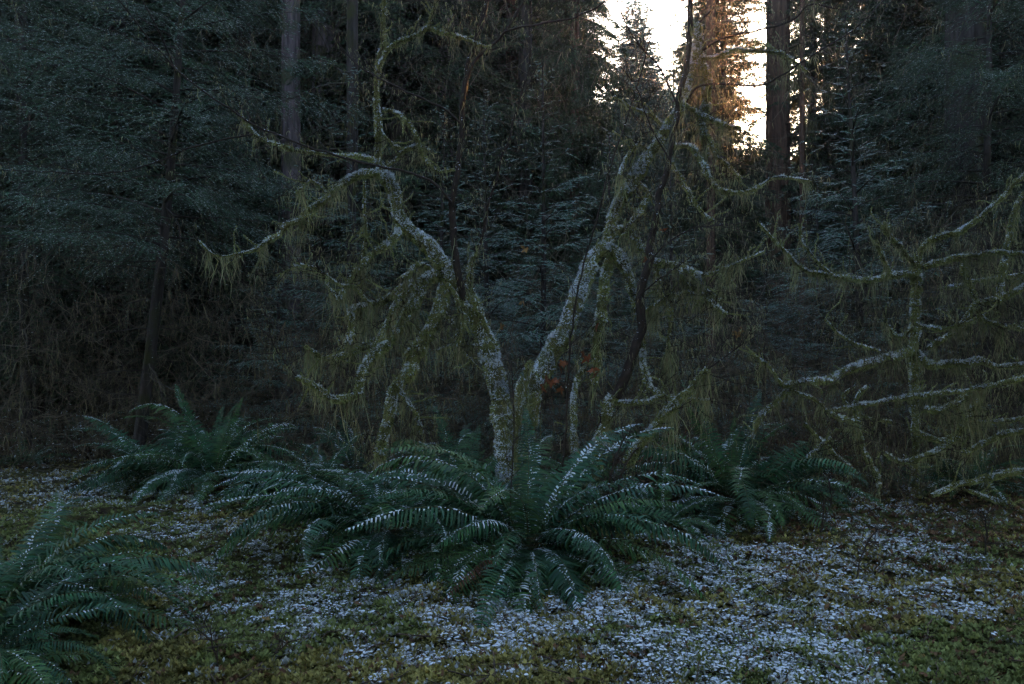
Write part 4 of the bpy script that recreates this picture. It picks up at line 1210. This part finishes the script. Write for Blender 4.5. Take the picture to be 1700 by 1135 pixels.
HL = ['dark hemlock beyond the left edge behind the tall edge spruce', 'dim hemlock in the upper left corner behind the far left trunks', 'shaded hemlock just left of the leaning spruce trunk', 'dark hemlock behind the top of the leaning left spruce',
      'hemlock between the thin dark trunk and the pale purple trunk', 'moss hung hemlock right of the broad grey trunk at upper left', 'hemlock behind the upright tip of the left leaning maple', 'hemlock hiding the foot of the broad trunk behind the forked stem',
      'dark hemlock behind the massive mossy trunk at upper right', 'hemlock cut off by the right edge high above the arching maple', 'hemlock seen between the frosty spruce and the massive right trunk', 'distant hemlock left of the massive right trunk',
      'distant hemlock far left between two dark trunks', 'distant hemlock glimpsed between the leaning spruce and the purple trunk', 'distant hemlock closing the bright slit beside the purple trunk', 'distant hemlock behind the left maple tip',
      'distant hemlock between the forked stem and the dark narrow trunk', 'distant hemlock behind the dense green one left of the sky gap', 'hemlock at the far left edge in the second row', 'hemlock far beyond the left edge', 'hemlock beyond the right edge in the front row',
      'distant hemlock at the top right corner', 'distant hemlock beyond the top of the frosty spruce', 'hemlock behind the long feathery boughs of the left spruce', 'hemlock behind the thin dark whip at the centre', 'hemlock far beyond the right edge']
first = None
for k, (px, D_) in enumerate([(-60, 17), (80, 19), (190, 16), (300, 20), (420, 23), (560, 21), (660, 18), (730, 25), (1620, 17), (1720, 20), (1560, 25), (1540, 28), (130, 27), (350, 29), (520, 30), (640, 32), (780, 33), (900, 36),
                               (0, 24), (-150, 21), (1800, 17), (1690, 29), (1500, 36), (240, 25), (830, 28), (1900, 24)]):
    me = HM1 if k % 2 else HM2
    place_tree('hemlock', me, px, D_, HL[k], 'hemlock tree', GH, rng.random() * 6, .9 + .3 * rng.random())


# old trunks
def old_trunk(px, D, wpx, mat, label, lean=0, H=26, seed=0, hang=400, group='old bare conifer trunks'):
    rng = np.random.default_rng(seed)
    x = D * (px - 850) / F; z0 = float(height(x, D))
    e = empty('old_tree', (x, D, z0), label, 'tree trunk', group)
    r = wpx * .5 * D / F
    mb = MB()
    hz = np.linspace(-.3, H, 50)
    S = 28
    th = np.arange(S) / S * 6.283
    rad = r * (1 - hz / H * .35) * (1 + .5 * np.exp(-np.clip(hz, 0, 9) / .7))
    rid = 1 + .05 * np.sin(th * 9 + seed) + .035 * np.sin(th * 17 + 2)
    rr = rad[:, None] * rid[None] * (1 + .02 * rng.normal(0, 1, (50, S)))
    v = np.stack([rr * np.cos(th) + lean * hz[:, None], rr * np.sin(th), np.broadcast_to(hz[:, None], rr.shape)], -1)
    i = np.arange(49)[:, None] * S; j = np.arange(S)[None]; j2 = (j + 1) % S
    mb.add(v.reshape(-1, 3), np.stack([i + j, i + j2, i + S + j2, i + S + j], -1).reshape(-1, 4), (.1, .1, .1))
    mb.build('trunk', mat, e, smooth=True)
    # dead side stubs and draped moss
    lb = MB(); nb = 34
    sb = MB()
    for k in range(nb):
        zz = 1.5 + rng.random() * 11; a = rng.random() * 6.283
        rloc = float(np.interp(zz, hz, rad))
        o = np.array([math.cos(a), math.sin(a), 0.0])
        L = .4 + 1.3 * rng.random()
        p = np.array([lean * zz, 0, zz]) + o * rloc * .9
        pts = [p]
        d = unit(o + np.array([0, 0, -.1]))
        for q in range(6):
            d = unit(d + rng.normal(0, .15, 3) + np.array([0, 0, -.06])); pts.append(pts[-1] + d * L / 6)
        pts = np.array(pts)
        tube(sb, pts, np.linspace(.018, .004, 7), (.035, .03, .025), 4, rng)
        m = int(hang / nb * L * 1.6)
        t = rng.random(m) * 5.99; ki = t.astype(int); u = (t - ki)[:, None]
        strands(lb, rng, pts[ki] * (1 - u) + pts[ki + 1] * u + rng.normal(0, .02, (m, 3)), np.full(m, .35), .006, (.085, .080, .042), seg=3)
    sb.build('dead_branches', M_TWIG, e)
    lb.build('hanging_moss', M_LICHEN, e)
    return e


old_trunk(483, 16, 32, M_BARK_P, 'pale purple grey trunk at the upper left with bare bark', 0.0, seed=1, hang=420)
place_tree('young_spruce', SP2, 462, 14.2, 'small spruce hiding the foot of the pale purple grey trunk', 'spruce tree', GS, 1.4, .86)
old_trunk(541, 18.5, 48, M_BARK_P, 'broad grey moss-hung trunk just right of the purple one', 0, seed=2, hang=900)
old_trunk(733, 20, 46, M_BARK_P, 'broad trunk behind the dark forked stem at the top', 0, seed=3, hang=500)
old_trunk(872, 21, 26, M_BARK, 'dark narrow trunk left of the green hemlock', 0, seed=4, hang=300)
old_trunk(1291, 20, 42, M_BARK_R, 'straight red brown trunk edged by the sky gap and warm sun glow', 0, seed=5, hang=120)
old_trunk(1332, 17.5, 9, M_BARK_R, 'slim moss-hung dead tree right of the red brown trunk, lit orange from behind', .0, seed=13, hang=1500)
old_trunk(1605, 15, 70, M_BARK, 'massive dark mossy trunk at the upper right', 0, seed=6, hang=1400)
old_trunk(1690, 17, 60, M_BARK, 'dark trunk cut by the right edge of the photo', 0, seed=7, hang=1000)
old_trunk(55, 15, 30, M_BARK, 'dark trunk at the far left behind the dim fern', -.02, seed=8, hang=700)
old_trunk(120, 17.5, 36, M_BARK, 'second dark trunk from the left edge', 0, seed=9, hang=700)
old_trunk(400, 17.5, 22, M_BARK, 'thin dark trunk left of the purple trunk', .01, seed=10, hang=500)
old_trunk(585, 13, 20, M_BARK, 'thin dark trunk standing behind the drooping mossy curtains', 0, seed=11, hang=300)
old_trunk(1180, 17, 15, M_BARK_R, 'red brown trunk behind the dark right stem, catching warm light', .0, seed=12, hang=700)

# ------------------------------------------------------------------ dim thicket of twigs and dangling moss behind the clearing
rng = np.random.default_rng(31)


def thicket(n, y0, y1, hmax, seed, xr=1.15, col=(.095, .075, .056), lc=(.150, .138, .080), px_range=(0, 1700), lichn=5, L0=1.0):
    rng = np.random.default_rng(seed)
    tb, lb = MB(), MB()
    y = y0 + (y1 - y0) * rng.random(n)
    px = px_range[0] + (px_range[1] - px_range[0]) * rng.random(n)
    x = y * (px - 850) / F * xr
    z0 = height(x, y)
    zz = z0 + rng.random(n) ** 1.5 * hmax
    for k in range(n):
        d = unit(rng.normal(0, 1, 3) * [1, .7, .8] + [0, 0, .25])
        p = np.array([x[k], y[k], zz[k]]); pts = [p]
        L = L0 * (.4 + rng.random())
        for q in range(6):
            d = unit(d + rng.normal(0, .25, 3) + np.array([0, 0, .02])); pts.append(pts[-1] + d * L / 6)
        pts = np.array(pts)
        tube(tb, pts, np.linspace(.0055, .002, 7), np.array(col) * (.6 + .8 * rng.random()), 3, rng)
        for q in (2, 3, 4, 5):
            d2 = unit(d + rng.normal(0, .8, 3)); p2 = np.array([pts[q], pts[q] + d2 * L * .2, pts[q] + (d2 + rng.normal(0, .3, 3)) * L * .4])
            tube(tb, p2, np.array([.003, .002, .0014]), np.array(col) * (.6 + .8 * rng.random()), 3, rng)
        m = int(lichn * L * 2)
        t = rng.random(m) * 5.99; ki = t.astype(int); u = (t - ki)[:, None]
        strands(lb, rng, pts[ki] * (1 - u) + pts[ki + 1] * u, np.full(m, .20), .0042, lc, seg=3)
    return tb, lb


a_, b_ = thicket(3000, 10.4, 15, 2.7, 1, lichn=2.5)
tag(a_.build('thicket', M_TWIG), 'tangle of thin grey brown twigs at the edge of the dark forest', 'thicket', kind='stuff')
tag(b_.build('lichen_veil', M_LICHEN), 'fine olive lichen strands dangling from the twig tangle', 'lichen', kind='stuff')
a_, b_ = thicket(1700, 13, 20, 8.0, 2, lichn=4, L0=1.5)
tag(a_.build('deep_thicket', M_TWIG), 'dim bare twigs between the trunks deeper in the forest', 'thicket', kind='stuff')
tag(b_.build('deep_lichen_veil', M_LICHEN), 'dim curtains of lichen deeper in the forest', 'lichen', kind='stuff')

a_, b_ = thicket(750, 8.1, 10.2, 1.5, 5, lichn=4, L0=.7, px_range=(840, 1420), col=(.075, .055, .040))
tag(a_.build('brush', M_TWIG), 'tangled brown brush behind the middle and right ferns', 'brush', kind='stuff')
tag(b_.build('brush_lichen', M_LICHEN), 'lichen scraps caught in the brown brush', 'lichen', kind='stuff')
a_, b_ = thicket(420, 8.4, 10.2, 1.7, 6, lichn=5, L0=.7, px_range=(520, 860), col=(.070, .055, .040))
tag(a_.build('brush', M_TWIG), 'tangled brown brush behind the ferns under the left leaning maple', 'brush', kind='stuff')
tag(b_.build('brush_lichen', M_LICHEN), 'lichen scraps in the brush under the left leaning maple', 'lichen', kind='stuff')
a_, b_ = thicket(500, 8.8, 11.5, 3.2, 7, lichn=7, L0=.8, px_range=(1330, 1760), col=(.060, .048, .036))
tag(a_.build('twig_tangle', M_TWIG), 'mesh of fine twigs behind the arching maple', 'twigs', kind='stuff')
tag(b_.build('twig_lichen', M_LICHEN), 'lichen hanging in the twigs behind the arching maple', 'lichen', kind='stuff')

# brown weed stalks and dead bracken behind the ferns
rng = np.random.default_rng(33)


def weeds(name, n, y0, y1, pr, hmin, hmax, col, label, cat, seed, snow=.04):
    rng = np.random.default_rng(seed)
    y = y0 + (y1 - y0) * rng.random(n); px = pr[0] + (pr[1] - pr[0]) * rng.random(n)
    x = y * (px - 850) / F; z = height(x, y)
    st = np.stack([x, y, z], 1)
    d = unit(rng.normal(0, .35, (n, 3)) + [0, 0, 1.0])
    h = hmin + (hmax - hmin) * rng.random(n)
    mb = MB()
    sdv = unit(np.cross(d, rng.normal(0, 1, (n, 3)))) * .003
    tris_from(st, sdv, st + d * h[:, None], jitter(rng, col, n, .4, .1), mb)
    K = 10
    t = .25 + .75 * rng.random((n, K))
    b = st[:, None] + d[:, None] * (h[:, None] * t)[..., None]
    ld = unit(rng.normal(0, 1, (n, K, 3)) + d[:, None] * .4)
    ll = .02 + .06 * rng.random((n, K, 1))
    sv = unit(np.cross(ld, rng.normal(0, 1, (n, K, 3)))) * (.002 + .010 * rng.random((n, K, 1)) ** 2)
    c = np.repeat(jitter(rng, col, n, .4, .15), K, 0) * (.6 + .8 * rng.random((n * K, 1)))
    wh = rng.random((n * K, 1)) < snow
    c = np.where(wh, np.array(SNOWC), c)
    blades(b.reshape(-1, 3), sv.reshape(-1, 3), (b + ld * ll).reshape(-1, 3), c, mb)
    tag(mb.build(name, M_LEAF), label, cat, kind='stuff')


weeds('undergrowth', 13000, 11.2, 18, (-100, 1800), .15, .9, (.055, .038, .024), 'dull brown dead undergrowth along the forest edge', 'undergrowth', 1)
weeds('dead_bracken', 1800, 9.2, 12.5, (1020, 1420), .15, .65, (.12, .050, .028), 'rusty dead bracken behind the right ferns', 'bracken', 2, .10)
weeds('dead_bracken', 900, 12.5, 16.5, (-100, 330), .12, .5, (.11, .050, .030), 'rusty dead bracken at the left edge beside the snowy moss', 'bracken', 3, .15)
weeds('dry_stalks', 1500, 7.9, 9.4, (880, 1240), .15, .6, (.085, .055, .032), 'pale brown dry stalks under the right leaning tree', 'weeds', 4, .06)

# ------------------------------------------------------------------ the wood all round and far behind
rng = np.random.default_rng(44)


def leaf_mass(name, pos, size, col, label, kind='stuff', cat='forest'):
    n = len(pos)
    f = unit(rng.normal(0, 1, (n, 3)) * [1, 1, .5] + [0, 0, -.4])
    s_ = unit(np.cross(f, rng.normal(0, 1, (n, 3))))
    mb = MB()
    blades(pos, s_ * size[:, None] * .35, pos + f * size[:, None] * 1.6, jitter(rng, col, n, .4, .15), mb)
    tag(mb.build(name, M_NEEDLE), label, cat, kind=kind)


# far wood: conical crowns on the rising ground, low towards the bright gap
pos, size = [], []
for k in range(420):
    D_ = 34 + 34 * rng.random(); px = -500 + 2700 * rng.random()
    if k >= 330: D_ = 40 + 25 * rng.random(); px = (1140 + 285 * rng.random()) if k < 390 else (1145 + 75 * rng.random())
    x_ = D_ * (px - 850) / F; z0 = float(height(x_, D_))
    gap = 960 < px < 1430
    H = (20 + 14 * rng.random())
    if gap:
        lim = (200 if px < 1000 else 170 if px < 1130 else 90 if px < 1175 else 262) + (14 if px < 1175 else 5) * rng.normal()
        H = CAMH + D_ * (HY - lim) / F - z0
        if H < 1.5: continue
    rb = 2.6 if not gap else 1.6
    m = int((70 if gap else 30) * H)
    t = rng.random(m) ** 1.2; a = rng.random(m) * 6.283
    r_ = rb * (1 - t) ** .8 * (.3 + .7 * rng.random(m)) + .1
    pos.append(np.stack([x_ + r_ * np.cos(a), D_ + r_ * np.sin(a), z0 + t * H], 1)); size.append(np.full(m, .34) * (.5 + .7 * rng.random(m)))
leaf_mass('far_wood', np.concatenate(pos), np.concatenate(size), (.026, .045, .030), 'dense far conifers closing the view behind the trunks')

# unseen woods beside and behind the viewer, put in to close off the clearing's sky
pos, size = [], []
for k in range(70):
    a = R(-250 + 320 * rng.random()) ; rad_ = 13 + 10 * rng.random()
    x_ = rad_ * math.cos(a); y_ = rad_ * math.sin(a) + 4
    if y_ > 3 and abs(x_) < y_ * .75 + 3: continue
    H = 20 + 8 * rng.random(); z0 = float(height(x_, y_))
    m = 700
    t = rng.random(m) ** 1.1; b = rng.random(m) * 6.283
    r_ = 3.2 * (1 - t) ** .7 * (.3 + .7 * rng.random(m)) + .2
    pos.append(np.stack([x_ + r_ * np.cos(b), y_ + r_ * np.sin(b), z0 + .5 + t * H], 1)); size.append(np.full(m, .55) * (.6 + .6 * rng.random(m)))
for x_, y_ in [(-6.6, 2.2), (-5.5, -2.0), (-6.2, 3.8), (7.2, 2.6), (9.4, 6.2), (6.0, -2.5), (5.7, .6), (-5.4, .4), (8.2, 4.6)]:  # unseen crowns added close at both sides to shade the corners
    H = 17; m = 1800
    t = rng.random(m) ** 1.1; b = rng.random(m) * 6.283
    r_ = 2.6 * (1 - t) ** .6 * (.3 + .7 * rng.random(m)) + .2
    pos.append(np.stack([x_ + r_ * np.cos(b), y_ + r_ * np.sin(b), 2.2 + t * H], 1)); size.append(np.full(m, .38) * (.6 + .6 * rng.random(m)))
leaf_mass('surrounding_shade_wood', np.concatenate(pos), np.concatenate(size), (.028, .045, .026), 'dark conifers ringing the small clearing unseen, the nearest added to shade its corners')

# ------------------------------------------------------------------ cold damp air of the forest
bm = MB()
x0, x1, y0_, y1_, z0_, z1_ = -60, 60, -30, 72, -2, 40
vv = [(x, y, z) for z in (z0_, z1_) for x, y in ((x0, y0_), (x1, y0_), (x1, y1_), (x0, y1_))]
bm.add(vv, [(0, 3, 2, 1), (4, 5, 6, 7), (0, 1, 5, 4), (1, 2, 6, 5), (2, 3, 7, 6), (3, 0, 4, 7)], (1, 1, 1))
hm = bpy.data.materials.new('haze'); hm.use_nodes = True
n = hm.node_tree; n.nodes.clear()
out = n.nodes.new('ShaderNodeOutputMaterial'); pv = n.nodes.new('ShaderNodeVolumePrincipled')
pv.inputs['Color'].default_value = (.85, .88, .92, 1)
pv.inputs['Density'].default_value = .0010
pv.inputs['Anisotropy'].default_value = .72
n.links.new(pv.outputs[0], out.inputs['Volume'])
tag(bm.build('haze', hm), 'thin cold haze between the trees, glowing near the low sun', 'haze', kind='stuff')
